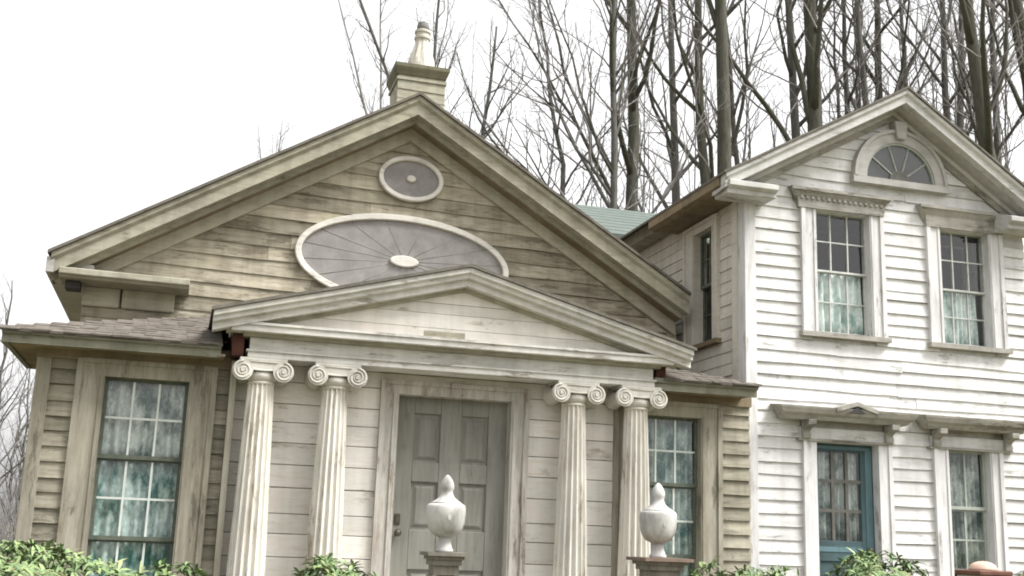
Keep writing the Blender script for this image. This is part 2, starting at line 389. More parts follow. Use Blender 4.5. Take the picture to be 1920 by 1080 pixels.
# ------------------------------------------------------------------ window builder (local space: x along the wall, y into the wall, z up; wall face y = 0)
def window(parent, M, x0, x1, z0, z1, sashes, sash_mat, casing, casing_mat, name='window', sill=True, sill_mat=None, bar=0.016, stile=0.035, bar_mat=None, depth=0.05, band=True, csill=0.05):
    """casing = (left, right, top) widths. sashes from the top: (zlow, zhigh, cols, rows)"""
    cl, cr, ct = casing
    mb = MB()
    pr = -0.038
    mb.box(x0 - cl, x0 + 0.006, pr, 0.13, z0 - 0.02, z1 - 0.006); mb.box(x1 - 0.006, x1 + cr, pr, 0.13, z0 - 0.02, z1 - 0.006)
    mb.box(x0 - cl, x1 + cr, pr - 0.003, 0.16, z1 - 0.006, z1 + max(ct, 0.02))
    if band:
        mb.box(x0 - cl - 0.012, x0 - cl + 0.035, pr - 0.018, 0.02, z0 - 0.02, z1 + ct)
        mb.box(x1 + cr - 0.035, x1 + cr + 0.012, pr - 0.018, 0.02, z0 - 0.02, z1 + ct)
        if ct: mb.box(x0 - cl + 0.035, x1 + cr - 0.035, pr - 0.019, 0.02, z1 + ct - 0.035, z1 + ct + 0.004)
        mb.box(x0 - 0.03, x0 - 0.008, pr - 0.010, 0.02, z0 - 0.02, z1); mb.box(x1 + 0.008, x1 + 0.03, pr - 0.010, 0.02, z0 - 0.02, z1)
    w = mb.build(name, casing_mat, parent, M)
    if sill:
        MB().box(x0 - cl - 0.04, x1 + cr + 0.04, -0.085, 0.10, z0 - 0.02 - csill, z0 - 0.02).build('sill', sill_mat or casing_mat, w, I4)
    rng = random.Random(int(abs(x0 * 1000 + z0 * 77)))
    for i, (a, b, nc, nr) in enumerate(sashes):
        y = depth + i * 0.030
        s = MB()
        s.box(x0, x0 + stile, y, y + 0.028, a, b); s.box(x1 - stile, x1, y, y + 0.028, a, b)
        s.box(x0 + stile, x1 - stile, y + 0.001, y + 0.029, a, a + stile * 1.0); s.box(x0 + stile, x1 - stile, y + 0.001, y + 0.029, b - stile * 0.9, b)
        s.build('sash', sash_mat, w, I4)
        gx0, gx1, gz0, gz1 = x0 + stile, x1 - stile, a + stile, b - stile * 0.9
        bm_ = MB()
        for k in range(1, nc): 
            xx = gx0 + (gx1 - gx0) * k / nc; bm_.box(xx - bar / 2, xx + bar / 2, y + 0.002, y + 0.026, gz0, gz1)
        for k in range(1, nr):
            zz = gz0 + (gz1 - gz0) * k / nr; bm_.box(gx0, gx1, y + 0.004, y + 0.024, zz - bar / 2, zz + bar / 2)
        if bm_.v: bm_.build('glazing_bars', bar_mat or sash_mat, w, I4)
        for c in range(nc):
            for r in range(nr):
                pa, pb = gx0 + (gx1 - gx0) * c / nc, gx0 + (gx1 - gx0) * (c + 1) / nc
                pc, pd = gz0 + (gz1 - gz0) * r / nr, gz0 + (gz1 - gz0) * (r + 1) / nr
                t1, t2 = rng.uniform(-.004, .004), rng.uniform(-.004, .004)
                yy = y + 0.014
                vs = [(pa, yy - t1, pc), (pb, yy + t1 - t2, pc), (pb, yy + t1 + t2, pd), (pa, yy - t1 + t2, pd)]
                MB().add(vs, [(0, 1, 2, 3)]).build('pane', 'glass', w, I4, fix=False)
    return w

def curtain(x0, x1, z0, z1, y, M, mat, label, folds=7, amp=0.020, seed=3):
    mb = MB(); n = 70; vs = []; fs = []; rng = random.Random(seed); ph = rng.uniform(0, 9)
    rows = 6
    for j in range(rows + 1):
        t = j / rows
        for i in range(n + 1):
            u = i / n; x = x0 + (x1 - x0) * u
            w = amp * math.sin(u * folds * 2 * math.pi + ph + 1.6 * math.sin(5 * u + ph) + 0.5 * t * math.sin(9 * u + 2 * ph)) * (0.7 + 0.5 * t)
            vs.append((x + 0.006 * math.sin(4 * t + u * 11), y + w, z1 - (z1 - z0) * t))
    for j in range(rows):
        for i in range(n): fs.append((j * (n + 1) + i, j * (n + 1) + i + 1, (j + 1) * (n + 1) + i + 1, (j + 1) * (n + 1) + i))
    mb.add(vs, fs, True)
    o = mb.build('lace_curtain', mat, None, M, fix=False)
    md = o.modifiers.new('thickness', 'SOLIDIFY'); md.thickness = 0.002
    return tag(o, label, 'curtain', 'lace curtains hung in the windows')

# ------------------------------------------------------------------ ground
GZ = -1.6
gm, gt, gb = new_mat('winter_lawn')
gv, _ = coords(gt, (1, 1, 1)); gn = noise_tex(gt, gv, 0.6, 8, 0.7); gn2 = noise_tex(gt, gv, 14, 5, 0.7)
gc = mix(gt, ramp(gt, gn, 0.35, 0.65), (0.075, 0.085, 0.035), (0.14, 0.115, 0.065))
gc = mix(gt, ramp(gt, gn2, 0.4, 0.7), gc, (0.10, 0.085, 0.05)); gt.links.new(gc, gb.inputs['Base Color']); gb.inputs['Roughness'].default_value = 0.95
MAT['lawn'] = gm
g = MB(); N = 40
gvs = []; gfs = []
rad = [0, 4, 8, 12, 18, 26, 40, 70, 130, 300, 800, 2500]
for i, r in enumerate(rad):
    for k in range(N):
        a = 2 * math.pi * k / N; x, y = r * math.cos(a), r * math.sin(a) + 2
        gvs.append((x, y, GZ + (0.10 * noise.noise((x * 0.2, y * 0.2, 1)) if 6 < r < 200 else 0)))
for i in range(len(rad) - 1):
    for k in range(N): gfs.append((i * N + k, i * N + (k + 1) % N, (i + 1) * N + (k + 1) % N, (i + 1) * N + k))
g.add(gvs, gfs, True)
tag(g.build('ground', 'lawn'), kind='structure')

# ================================================================== WEATHERED HOUSE
HX, G = -0.285, 1.472                  # gable centre line, gable wall plane
house = empty('weathered_house', (HX, 0, GZ))
tag(house, 'weathered tan wooden house with steep front gable and columned porch', 'house')

# --- main block walls
RS, RA, RY = 0.603, 4.597, 1.02        # rake slope, apex height, front of the rake
def inner(x): return 4.222 - 0.597 * abs(x - HX)
mb = MB()
prof = [(-3.44, -1.5), (2.90, -1.5), (2.90, inner(2.9) + 0.08), (HX, 4.34), (-3.44, inner(-3.44) + 0.08)]
mb.prism(prof, lambda p: (p[0], G + 0.013, p[1]), lambda p: (p[0], G + 0.14, p[1]))
gable = mb.build('gable_wall', 'gable_siding', house)
def gb_bounds(z):
    zz = z + 0.02
    half = (4.222 - zz) / 0.597
    return HX - half - 0.06, HX + half + 0.06
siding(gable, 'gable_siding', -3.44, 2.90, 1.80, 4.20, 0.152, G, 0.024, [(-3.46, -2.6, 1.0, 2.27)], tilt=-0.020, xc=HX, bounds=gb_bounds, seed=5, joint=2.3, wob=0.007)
MB().box(-3.44, -3.34, G + 0.14, 9.0, -1.5, 2.4).box(2.80, 2.90, G + 0.14, 9.0, -1.5, 2.4).box(-3.34, 2.80, 8.9, 9.0, -1.5, 2.4).build('side_wall', 'siding', house)

# --- corner pier under the left return: two pale blocks over brown boards
for (a, b) in ((-3.455, -3.105), (-3.085, -2.585)):
    mb = MB(); mb.box(a, b, G - 0.075, G, 2.10, 2.294)
    mb.build('frieze_block', 'frieze', gable, bevel=0.012)
for k in range(4):
    z = 1.70 + k * 0.10
    clapboard(-3.45, -2.57, z, 0.10, G - 0.028, 0.02, gable, 'gable_siding', -0.01, -3, 0.004, name='pier_board')

# --- gable ornaments: big half-hidden elliptical fan and the small oval above it
def fan(cx, cz, a, b, rim, boss, nray, label):
    tl = -0.022
    p = ellipse_disc(MB(), cx, cz, a, b, G - 0.046, G - 0.02, tilt=tl).build('fan_panel', 'fan', house)
    tag(p, label)
    ellipse_ring(MB(), cx, cz, a, b, a - rim, b - rim, G - 0.085, G - 0.03, 72, tilt=tl).build('fan_rim', 'fan_rim', p, bevel=0.008)
    ellipse_disc(MB(), cx, cz, boss[0], boss[1], G - 0.080, G - 0.04, 32, tl).build('fan_boss', 'fan_rim', p, bevel=0.01)
    for k in range(nray):
        t = math.pi * 2 * (k + 0.5) / nray
        c, s = math.cos(t), math.sin(t)
        pts = []
        for q in (0.0, 1.0):
            ra = boss[0] * 0.9 * (1 - q) + (a - rim * 0.8) * q; rb = boss[1] * 0.9 * (1 - q) + (b - rim * 0.8) * q
            pts.append(Vector((cx + ra * c, G - 0.0455, cz + rb * s + tl * ra * c)))
        MB().tube(pts, [0.0035, 0.005], 6, True).build('fan_ray', 'fan', p)
    return p
fan(-0.285, 2.86, 1.158, 0.505, 0.066, (0.155, 0.062), 16, 'wide grey elliptical fan panel with pale rim')
fan(-0.258, 3.785, 0.357, 0.253, 0.050, (0.050, 0.038), 0, 'small grey oval panel with pale rim')

# --- rake cornices, soffit, frieze
XL, XR = -3.735, 2.86
for xe in (XL, XR):
    rake(house, 'trim', 'rake_crown', [(RY, 0.0), (RY, -0.052), (RY + 0.035, -0.085), (RY + 0.035, -0.20), (RY + 0.16, -0.20), (RY + 0.16, 0.0)], HX, xe, RA, RS)
    rake(house, 'trim', 'rake_bed_mould', [(RY + 0.150, -0.19), (RY + 0.165, -0.252), (RY + 0.205, -0.252), (RY + 0.205, -0.19)], HX, xe, RA, RS)
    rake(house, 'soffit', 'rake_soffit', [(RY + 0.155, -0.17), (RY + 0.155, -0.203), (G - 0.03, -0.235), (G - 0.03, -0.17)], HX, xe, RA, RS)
    rake(house, 'frieze', 'rake_frieze', [(G - 0.055, -0.18), (G - 0.055, -0.378), (G + 0.01, -0.378), (G + 0.01, -0.18)], HX, xe if xe > 0 else -3.47, RA, RS)
    rake(house, 'dark_shingle', 'roof', [(RY - 0.03, 0.035), (RY - 0.03, 0.004), (9.2, 0.004), (9.2, 0.035)], HX, xe + (-0.035 if xe < 0 else 0), RA, RS)
# left eave box and return
mb = MB(); mb.box(XL + 0.02, -3.36, RY + 0.17, 9.1, 2.30, 2.46); mb.box(XL - 0.04, XL + 0.03, RY + 0.02, 9.1, 2.33, 2.475)
mb.build('eave_box', 'grey_trim', house)
mb = MB(); mb.prism([(RY + 0.0, 2.325), (RY + 0.0, 2.385), (G, 2.46), (G, 2.295), (RY + 0.05, 2.295), (RY + 0.03, 2.315)],
    lambda p: (XL + 0.08, p[0], p[1]), lambda p: (-2.455, p[0], p[1] - 0.012))
mb.build('eave_return', 'trim', house, bevel=0.006)
MB().box(-3.60, -3.465, G - 0.30, G - 0.10, 2.215, 2.294).build('eave_gap_shade_block', 'dark', house)  # solid dark block painting the shade inside a missing-board hole

# --- chimney with pot
CX, CY = -0.215, 1.60
ch = MB(); ch.box(CX - 0.258, CX + 0.258, CY - 0.258, CY + 0.258, 4.42, 4.95)
chim = ch.build('chimney', 'trim', house)
rngc = random.Random(3)
for k in range(4):
    z = 4.44 + k * 0.112
    clapboard(CX - 0.265, CX + 0.265, z, 0.112, CY - 0.259, 0.014, chim, 'trim', -0.02, CX, 0.004, rngc, name='chimney_board')
mb = MB(); mb.box(CX - 0.278, CX + 0.278, CY - 0.278, CY + 0.278, 4.885, 4.915); mb.build('chimney_band', 'trim', chim)
mb = MB()
mb.add([(CX + sx * w, CY + sy * w, z) for (w, z) in ((0.272, 4.945), (0.303, 5.03), (0.303, 5.07), (0.18, 5.09)) for (sx, sy) in ((-1, -1), (1, -1), (1, 1), (-1, 1))],
       [(i * 4 + k, i * 4 + (k + 1) % 4, i * 4 + 4 + (k + 1) % 4, i * 4 + 4 + k) for i in range(3) for k in range(4)] + [(0, 1, 2, 3), (12, 13, 14, 15)])
mb.build('chimney_cap', 'cap', chim)
pot = MB(); n = 40; vs = []; fs = []
pp = [(0.165, 5.08), (0.165, 5.13), (0.155, 5.18), (0.150, 5.24), (0.125, 5.32), (0.10, 5.40), (0.082, 5.46), (0.080, 5.49), (0.092, 5.50), (0.092, 5.525), (0.080, 5.535), (0.080, 5.565), (0.092, 5.575), (0.092, 5.60), (0.078, 5.61)]
for (r, z) in pp:
    for k in range(n):
        a = 2 * math.pi * k / n; rr_ = r * (1 - (0.11 if 5.2 < z < 5.47 else 0.0) * (0.5 + 0.5 * math.cos(10 * a)))
        vs.append((CX + 0.03 + rr_ * math.cos(a), CY + rr_ * math.sin(a), z))
for i in range(len(pp) - 1):
    for k in range(n): fs.append((i * n + k, i * n + (k + 1) % n, (i + 1) * n + (k + 1) % n, (i + 1) * n + k))
pot.add(vs, fs, False); pot.build('chimney_pot', 'pot', chim)
MB().lathe([(0.070, 5.60), (0.070, 5.665), (0.060, 5.69), (0.062, 5.70), (0.05, 5.695), (0.05, 5.6)], CX + 0.03, CY, 20).build('pot_rim', 'pot_dark', chim)

# --- front section (one storey, hipped roof): wall, siding
LW = (-3.073, -2.367, -0.80, 1.252)        # left window opening
RW = (1.800, 2.490, -0.80, 1.235)
DR = (-0.530, 0.550, -0.95, 1.272)         # front door opening
WX0, WX1 = -3.60, 3.030
mb = wall_grid(MB(), WX0, WX1, -1.2, 1.50, 0.014, 0.13, [LW, RW, DR])
fwall = mb.build('front_wall', 'siding', house)
MB().box(WX0, WX0 + 0.12, 0.13, G, -1.2, 1.5).build('side_wall', 'siding', house)
MB().box(WX0 + 0.03, WX1 - 0.02, 0.0, G, -1.6, -1.2).build('foundation', 'foundation', house)
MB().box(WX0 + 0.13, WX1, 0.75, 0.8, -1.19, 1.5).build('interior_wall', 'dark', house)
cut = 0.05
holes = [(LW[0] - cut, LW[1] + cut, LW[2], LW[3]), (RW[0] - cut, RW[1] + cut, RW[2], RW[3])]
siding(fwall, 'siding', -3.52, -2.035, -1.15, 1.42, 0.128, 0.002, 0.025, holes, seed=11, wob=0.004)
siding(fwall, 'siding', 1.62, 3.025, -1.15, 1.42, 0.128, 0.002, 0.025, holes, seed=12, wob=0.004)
MB().box(-3.622, -3.505, -0.034, 0.12, -1.2, 1.42).build('corner_board', 'trim_v', house, bevel=0.004)
MB().box(-2.035, -1.985, -0.17, 0.02, -1.2, 1.44).build('porch_edge_board', 'trim_v', house)  # edge board, its depth drawn forward to add shade on the siding strip
MB().box(-3.63, -2.0, -0.048, 0.012, 1.372, 1.50).build('frieze_board', 'soffit', house)
MB().box(1.62, 3.03, -0.048, 0.012, 1.372, 1.50).build('frieze_board', 'soffit', house)

# flush planks of the porch wall behind the columns
rng = random.Random(21)
z = -0.95
while z < 1.45:
    h = rng.uniform(0.155, 0.225)
    for (a, b) in subtract(-1.985, 1.60, [(DR[0] - 0.10, DR[1] + 0.10)] if z < DR[3] + 0.02 else []):
        y = -0.012 + rng.uniform(-0.004, 0.004)
        MB().box(a + 0.001, b - 0.001, y, 0.014, z + 0.003, min(z + h - 0.003, 1.452)).build('plank', 'plank', fwall, bevel=0.004)
    z += h

# --- eaves and low hip roof of the front section
EX0, EX1, EY, EZ = -3.876, 2.945, -0.35, 1.545
HP = 0.31
mb = MB()
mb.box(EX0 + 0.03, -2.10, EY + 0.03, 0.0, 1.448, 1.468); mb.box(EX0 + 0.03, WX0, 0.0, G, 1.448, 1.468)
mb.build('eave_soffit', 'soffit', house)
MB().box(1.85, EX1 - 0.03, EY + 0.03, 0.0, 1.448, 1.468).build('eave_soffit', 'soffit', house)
for (a, b, nm) in ((EX0, -2.14, 'fascia'), (1.86, EX1, 'fascia')):
    mb = MB()
    mb.prism([(EY + 0.0, 1.550), (EY - 0.004, 1.510), (EY + 0.028, 1.500), (EY + 0.028, 1.436), (EY + 0.060, 1.436), (EY + 0.060, 1.550)],
             lambda p: (a, p[0], p[1]), lambda p: (b, p[0], p[1]))
    mb.build(nm, 'fascia', house)
mb = MB(); mb.box(EX0 + 0.002, EX0 + 0.045, EY + 0.061, G - 0.1, 1.437, 1.548); mb.build('fascia', 'fascia', house)
def course(parent, y0, y1, x0, x1, zf, mat, rng, hipl=None, hipr=None):
    mb = MB(); x = x0
    while x < x1 - 0.01:
        w = min(rng.uniform(0.09, 0.17), x1 - x); lift = rng.uniform(0.008, 0.020); yo = y0 + rng.uniform(-0.014, 0.010)
        xa, xb = x + 0.002, x + w - 0.002
        vs = [(xa, yo, zf(yo) + 0.002), (xb, yo, zf(yo) + 0.002), (xb, y1, zf(y1) + 0.004), (xa, y1, zf(y1) + 0.004),
              (xa, yo, zf(yo) + lift), (xb, yo, zf(yo) + lift * rng.uniform(0.7, 1.2)), (xb, y1, zf(y1) + 0.008), (xa, y1, zf(y1) + 0.008)]
        mb.add(vs, [(0, 3, 2, 1), (4, 5, 6, 7), (0, 1, 5, 4), (1, 2, 6, 5), (2, 3, 7, 6), (3, 0, 4, 7)])
        x += w
    return mb.build('shingle_course', mat, parent)
zf = lambda y: EZ + (y - EY) * HP
lroof = empty('low_hip_roof', (-0.4, 0.5, 0), house); lroof.matrix_basis = WM[house].inverted(); WM[lroof] = I4.copy()
xl, yl, yt = EX0 - 0.02, EY - 0.02, G - 0.002
xr = 1.95; yh = EX1 - xr + EY
for vs, fs in (([(xl, yl, EZ), (-2.13, yl, EZ), (-2.13, yt, zf(yt)), (xl, yt, EZ), (xl, yl, EZ - 0.02), (-2.13, yl, EZ - 0.02)], [(0, 1, 2), (0, 2, 3), (4, 5, 1, 0)]),
               ([(xr, yl, EZ), (EX1, yl, EZ), (xr, yh, zf(yh)), (EX1, yt, EZ), (xr, yt, zf(yh)), (xr, yl, EZ - 0.02), (EX1, yl, EZ - 0.02)], [(0, 1, 2), (1, 3, 4, 2), (5, 6, 1, 0)])):
    MB().add(vs, fs).build('roof_deck', 'shingle', lroof)
rng = random.Random(31)
dY = 0.125; y = EY - 0.025
while y < G - 0.05:
    a, b = EX0 - 0.03 + (y - EY), EX1 + 0.005 - (y - EY)
    for (s, e) in ((a, min(-2.13, b)), (max(1.95, a), b)):
        if e - s > 0.06: course(lroof, y, min(y + dY * 1.15, G - 0.01), s, e, zf, 'shingle', rng)
    y += dY

# --- left bay window and right bay window
def mat_at(x=0, y=0, z=0, rz=0): return Matrix.Translation((x, y, z)) @ Matrix.Rotation(rz, 4, 'Z')
M0 = mat_at(0, 0, 0); M0h = WM[house].inverted() @ M0
window(house, M0h, *LW, [(0.56, 1.25, 3, 2), (-0.115, 0.575, 3, 2), (-0.80, -0.10, 3, 2)], 'sash_dark', (0.215, 0.215, 0.135), 'trim_v', bar=0.018, bar_mat='sash_pale')
window(house, M0h, *RW, [(0.56, 1.235, 3, 2), (-0.115, 0.575, 3, 2), (-0.80, -0.10, 3, 2)], 'sash_dark', (0.215, 0.205, 0.135), 'trim_v', bar=0.018, bar_mat='sash_pale')
curtain(LW[0] + 0.01, LW[1] - 0.01, 0.56, 1.24, 0.125, M0, 'lace_grey', 'grey white lace across the top sash of the left bay window', seed=1)
curtain(LW[0] + 0.01, LW[1] - 0.01, -0.78, 0.55, 0.155, M0, 'lace_teal', 'teal and white lace across the middle sash of the left bay window', seed=2)
curtain(RW[0] + 0.01, RW[1] - 0.01, -0.78, 1.23, 0.155, M0, 'lace_teal', 'teal lace curtain in the narrow window behind the rightmost column', seed=4)

# --- front door
cx = (DR[0] + DR[1]) / 2
mb = MB(); w = DR[1] - DR[0]
dy = 0.10
rails = [(DR[2], -0.78), (-0.34, -0.20), (-0.02, 0.02), (0.02, 0.06)]
st = [(-0.53, -0.345), (-0.095, 0.105), (0.365, 0.55)]
mb.box(DR[0], DR[1], dy + 0.03, dy + 0.05, DR[2], DR[3])
for a, b in st: mb.box(max(a, DR[0]), min(b, DR[1]), dy, dy + 0.035, DR[2], DR[3])
for a, b in ((1.115, DR[3]), (0.49, 0.67), (-0.29, 0.06), (DR[2], -0.78)):
    mb.box(-0.345, -0.095, dy + 0.001, dy + 0.036, a, b); mb.box(0.105, 0.365, dy + 0.001, dy + 0.036, a, b)
door = mb.build('front_door', 'door', house, bevel=0.006)
for a, b in ((-0.345, -0.095), (0.105, 0.365)):
    for c, d in ((0.67, 1.115), (0.06, 0.49), (-0.78, -0.29)):
        p = MB(); i1, i2 = 0.02, 0.055
        v = [(a + i1, dy + 0.032, c + i1), (b - i1, dy + 0.032, c + i1), (b - i1, dy + 0.032, d - i1), (a + i1, dy + 0.032, d - i1),
             (a + i2, dy + 0.012, c + i2), (b - i2, dy + 0.012, c + i2), (b - i2, dy + 0.012, d - i2), (a + i2, dy + 0.012, d - i2)]
        p.add(v, [(4, 5, 6, 7), (0, 1, 5, 4), (1, 2, 6, 5), (2, 3, 7, 6), (3, 0, 4, 7)]); p.build('door_panel', 'door', door)
MB().lathe([(0.012, 0), (0.012, 0.03), (0.03, 0.04), (0.034, 0.06), (0.02, 0.075), (0.001, 0.078)], 0, 0, 16).build('door_knob', 'brass', door, Matrix.Translation((-0.455, dy, 0.03)) @ Matrix.Rotation(math.pi / 2, 4, 'X'))
MB().box(-0.485, -0.43, dy - 0.012, dy + 0.004, 0.10, 0.20).build('door_lock', 'brass', door, bevel=0.006)
mb = MB()
mb.box(DR[0] - 0.155, DR[0] + 0.006, -0.04, 0.16, DR[2], DR[3] - 0.006); mb.box(DR[1] - 0.006, DR[1] + 0.155, -0.04, 0.16, DR[2], DR[3] - 0.006); mb.box(DR[0] - 0.155, DR[1] + 0.155, -0.043, 0.16, DR[3] - 0.006, DR[3] + 0.115)
mb.box(DR[0] - 0.165, DR[0] - 0.115, -0.062, 0.0, DR[2], DR[3] + 0.115); mb.box(DR[1] + 0.115, DR[1] + 0.165, -0.062, 0.0, DR[2], DR[3] + 0.115)
mb.box(DR[0] - 0.045, DR[0] - 0.012, -0.054, 0.0, DR[2], DR[3]); mb.box(DR[1] + 0.012, DR[1] + 0.045, -0.054, 0.0, DR[2], DR[3])
mb.box(DR[0] - 0.115, DR[1] + 0.115, -0.064, 0.0, DR[3] + 0.08, DR[3] + 0.118)
mb.build('door_casing', 'casing_worn', house)

# --- portico: floor, columns, entablature, pediment
PX = -0.03
MB().box(-2.25, 2.20, -0.75, 0.0, -1.12, -0.95).build('porch_floor', 'portico', house)
for k in range(3): MB().box(-0.9, 0.9, -0.75 - 0.28 * (k + 1), -0.75 - 0.28 * k, GZ - 0.05, -1.12 - 0.16 * k).build('porch_step', 'foundation', house)
MB().box(-2.2, 2.15, -0.70, -0.02, GZ - 0.05, -1.12).build('porch_base', 'foundation', house)

CYc = -0.22; ZT = 1.262; ZB = -0.95
def shaft_mesh():
    nf, per = 16, 8; n = nf * per; mb = MB(); vs = []; fs = []; rings = 14
    for i in range(rings + 1):
        t = i / rings; z = ZB + 0.10 + (ZT - 0.02 - ZB - 0.10) * t
        R = 0.169 + (0.111 - 0.169) * (t ** 1.15)
        for k in range(n):
            q = (k % per) / per; d = 0.0 if q < 0.17 else math.sin(math.pi * (q - 0.17) / 0.83) ** 0.7
            r = R * (1 - 0.20 * d); a = 2 * math.pi * k / n
            vs.append((r * math.cos(a), r * math.sin(a), z))
    for i in range(rings):
        for k in range(n): fs.append((i * n + k, i * n + (k + 1) % n, (i + 1) * n + (k + 1) % n, (i + 1) * n + k))
    mb.add(vs, fs); mb.lathe([(0.108, ZT - 0.028), (0.118, ZT - 0.015), (0.108, ZT + 0.0)], 0, 0, 32)
    return mb.mesh('column_shaft')
def capital_mesh():
    mb = MB(); zc = 1.342; r = 0.088; xo = 0.172
    mb.lathe([(0.105, ZT - 0.005), (0.128, ZT + 0.02), (0.138, ZT + 0.05), (0.13, ZT + 0.075)], 0, 0, 32)       # echinus
    for sx in (-1, 1):
        n = 28; prof = [(0.088, -0.150), (0.088, -0.135), (0.080, -0.115), (0.066, -0.03), (0.062, 0.0), (0.066, 0.03), (0.080, 0.115), (0.088, 0.135), (0.088, 0.150)]
        vs = []; fs = []
        for (rr2, y) in prof:
            for k in range(n):
                a = 2 * math.pi * k / n; vs.append((sx * xo + rr2 * math.cos(a), y, zc + rr2 * math.sin(a)))
        for i in range(len(prof) - 1):
            for k in range(n): fs.append((i * n + k, i * n + (k + 1) % n, (i + 1) * n + (k + 1) % n, (i + 1) * n + k))
        fs += [tuple(range(n)), tuple((len(prof) - 1) * n + k for k in range(n))]
        mb.add(vs, fs, False)
        for yy in (-0.152, 0.152):
            pts = []; rad_ = []
            for k in range(46):
                t = k / 45; a = math.pi / 2 + sx * -1 * t * 2 * math.pi * 2.2; q = 0.079 * (1 - t) + 0.018 * t
                pts.append(Vector((sx * xo + q * math.cos(a), yy, zc + q * math.sin(a)))); rad_.append(0.0105 * (1 - 0.4 * t))
            mb.tube(pts, rad_, 6)
            mb.add([(sx * xo + 0.017 * math.cos(2 * math.pi * k / 12), yy + (0.012 if yy > 0 else -0.012), zc + 0.017 * math.sin(2 * math.pi * k / 12)) for k in range(12)] + [(sx * xo + 0.02 * math.cos(2 * math.pi * k / 12), yy, zc + 0.02 * math.sin(2 * math.pi * k / 12)) for k in range(12)],
                   [tuple(range(12))] + [(k, (k + 1) % 12, 12 + (k + 1) % 12, 12 + k) for k in range(12)])
    # channel between the scrolls, sagging in the middle, and a thin abacus
    n = 12; vs = []; fs = []
    for i in range(n + 1):
        x = -xo + 2 * xo * i / n; s = 0.018 * math.cos(math.pi * x / (2 * xo))
        for (y, zz) in ((-0.138, zc + 0.088), (-0.138, zc + 0.018 - s), (0.138, zc + 0.018 - s), (0.138, zc + 0.088)): vs.append((x, y, zz))
    for i in range(n):
        for j in range(4): fs.append((i * 4 + j, i * 4 + (j + 1) % 4, i * 4 + 4 + (j + 1) % 4, i * 4 + 4 + j))
    fs += [(0, 1, 2, 3), (n * 4 + 3, n * 4 + 2, n * 4 + 1, n * 4)]
    mb.add(vs, fs)
    mb.tube([Vector((-xo, -0.139, zc + 0.079)), Vector((xo, -0.139, zc + 0.079))], [0.009, 0.009], 6)
    mb.tube([Vector((-xo * 0.9 + 2 * xo * 0.9 * i / 8, -0.139, zc + 0.024 - 0.018 * math.cos(math.pi * (-0.9 + 1.8 * i / 8) / 2))) for i in range(9)], [0.008] * 9, 6)
    mb.box(-0.20, 0.20, -0.145, 0.145, zc + 0.088, 1.453)
    return mb.mesh('column_capital')
sm, cm = shaft_mesh(), capital_mesh()
import bmesh
for me in (sm, cm):
    bm = bmesh.new(); bm.from_mesh(me); bmesh.ops.recalc_face_normals(bm, faces=bm.faces); bm.to_mesh(me); bm.free()
bmb = MB().lathe([(0.20, ZB), (0.20, ZB + 0.05), (0.175, ZB + 0.06), (0.19, ZB + 0.085), (0.165, ZB + 0.105)], 0, 0, 36).mesh('column_base')
for x in (PX - 1.745, PX - 1.105, PX + 1.125, PX + 1.750):
    c = link('column', sm, 'column', house, WM[house].inverted() @ Matrix.Translation((x, CYc, 0)))
    link('capital', cm, 'capital', c, I4); link('column_base', bmb, 'column', c, I4)

EW = 1.885
def ring_beam(y, z0, z1, xw, name, mat, parent):
    mb = MB(); mb.box(PX - xw, PX + xw, y, 0.0, z0, z1); return mb.build(name, mat, parent, bevel=0.004)
ent = ring_beam(-0.352, 1.455, 1.520, EW, 'entablature', 'portico', house)
MB().box(PX - EW + 0.012, PX + EW - 0.012, -0.338, 0.0, 1.520, 1.632).build('frieze', 'portico', ent)
MB().box(PX - EW - 0.015, PX + EW + 0.015, -0.366, 0.0, 1.508, 1.524).build('fillet', 'portico', ent)
mb = MB(); mb.prism([(-0.355, 1.632), (-0.375, 1.632), (-0.40, 1.665), (0.0, 1.665), (0.0, 1.632)], lambda p: (PX - EW - 0.05, p[0], p[1]), lambda p: (PX + EW + 0.05, p[0], p[1])); mb.build('bed_mould', 'trim', ent)
cor = MB().box(PX - 2.045, PX + 2.045, -0.455, 0.0, 1.664, 1.738).build('cornice', 'portico', house, bevel=0.005)
MB().box(PX - 2.06, PX + 2.06, -0.468, 0.0, 1.722, 1.744).build('cornice_fillet', 'portico', cor)
PS, PA, PYf = 0.2665, 2.402, -0.55
ped = MB(); prof = [(PX - 2.0, 1.742), (PX + 2.0, 1.742), (PX, 2.25)]
ped.prism(prof, lambda p: (p[0], -0.335, p[1]), lambda p: (p[0], -0.28, p[1]))
tym = ped.build('pediment', 'plank', house)
z = 1.744; rng = random.Random(8)
while z < 2.2:
    h = rng.uniform(0.09, 0.135); half = (2.245 - z) / 0.262; half2 = max((2.245 - z - h) / 0.262, 0.05)
    mb = MB(); mb.prism([(PX - half, z + 0.002), (PX + half, z + 0.002), (PX + half2, z + h - 0.002), (PX - half2, z + h - 0.002)], lambda p: (p[0], -0.352 + 0.003 * math.sin(z * 90), p[1]), lambda p: (p[0], -0.334, p[1]))
    mb.build('plank', 'plank', tym)
    z += h
mb = MB().box(PX - 0.36, PX + 0.02, -0.3555, -0.34, 1.752, 1.815); o = mb.build('bare_board', 'trim', tym)
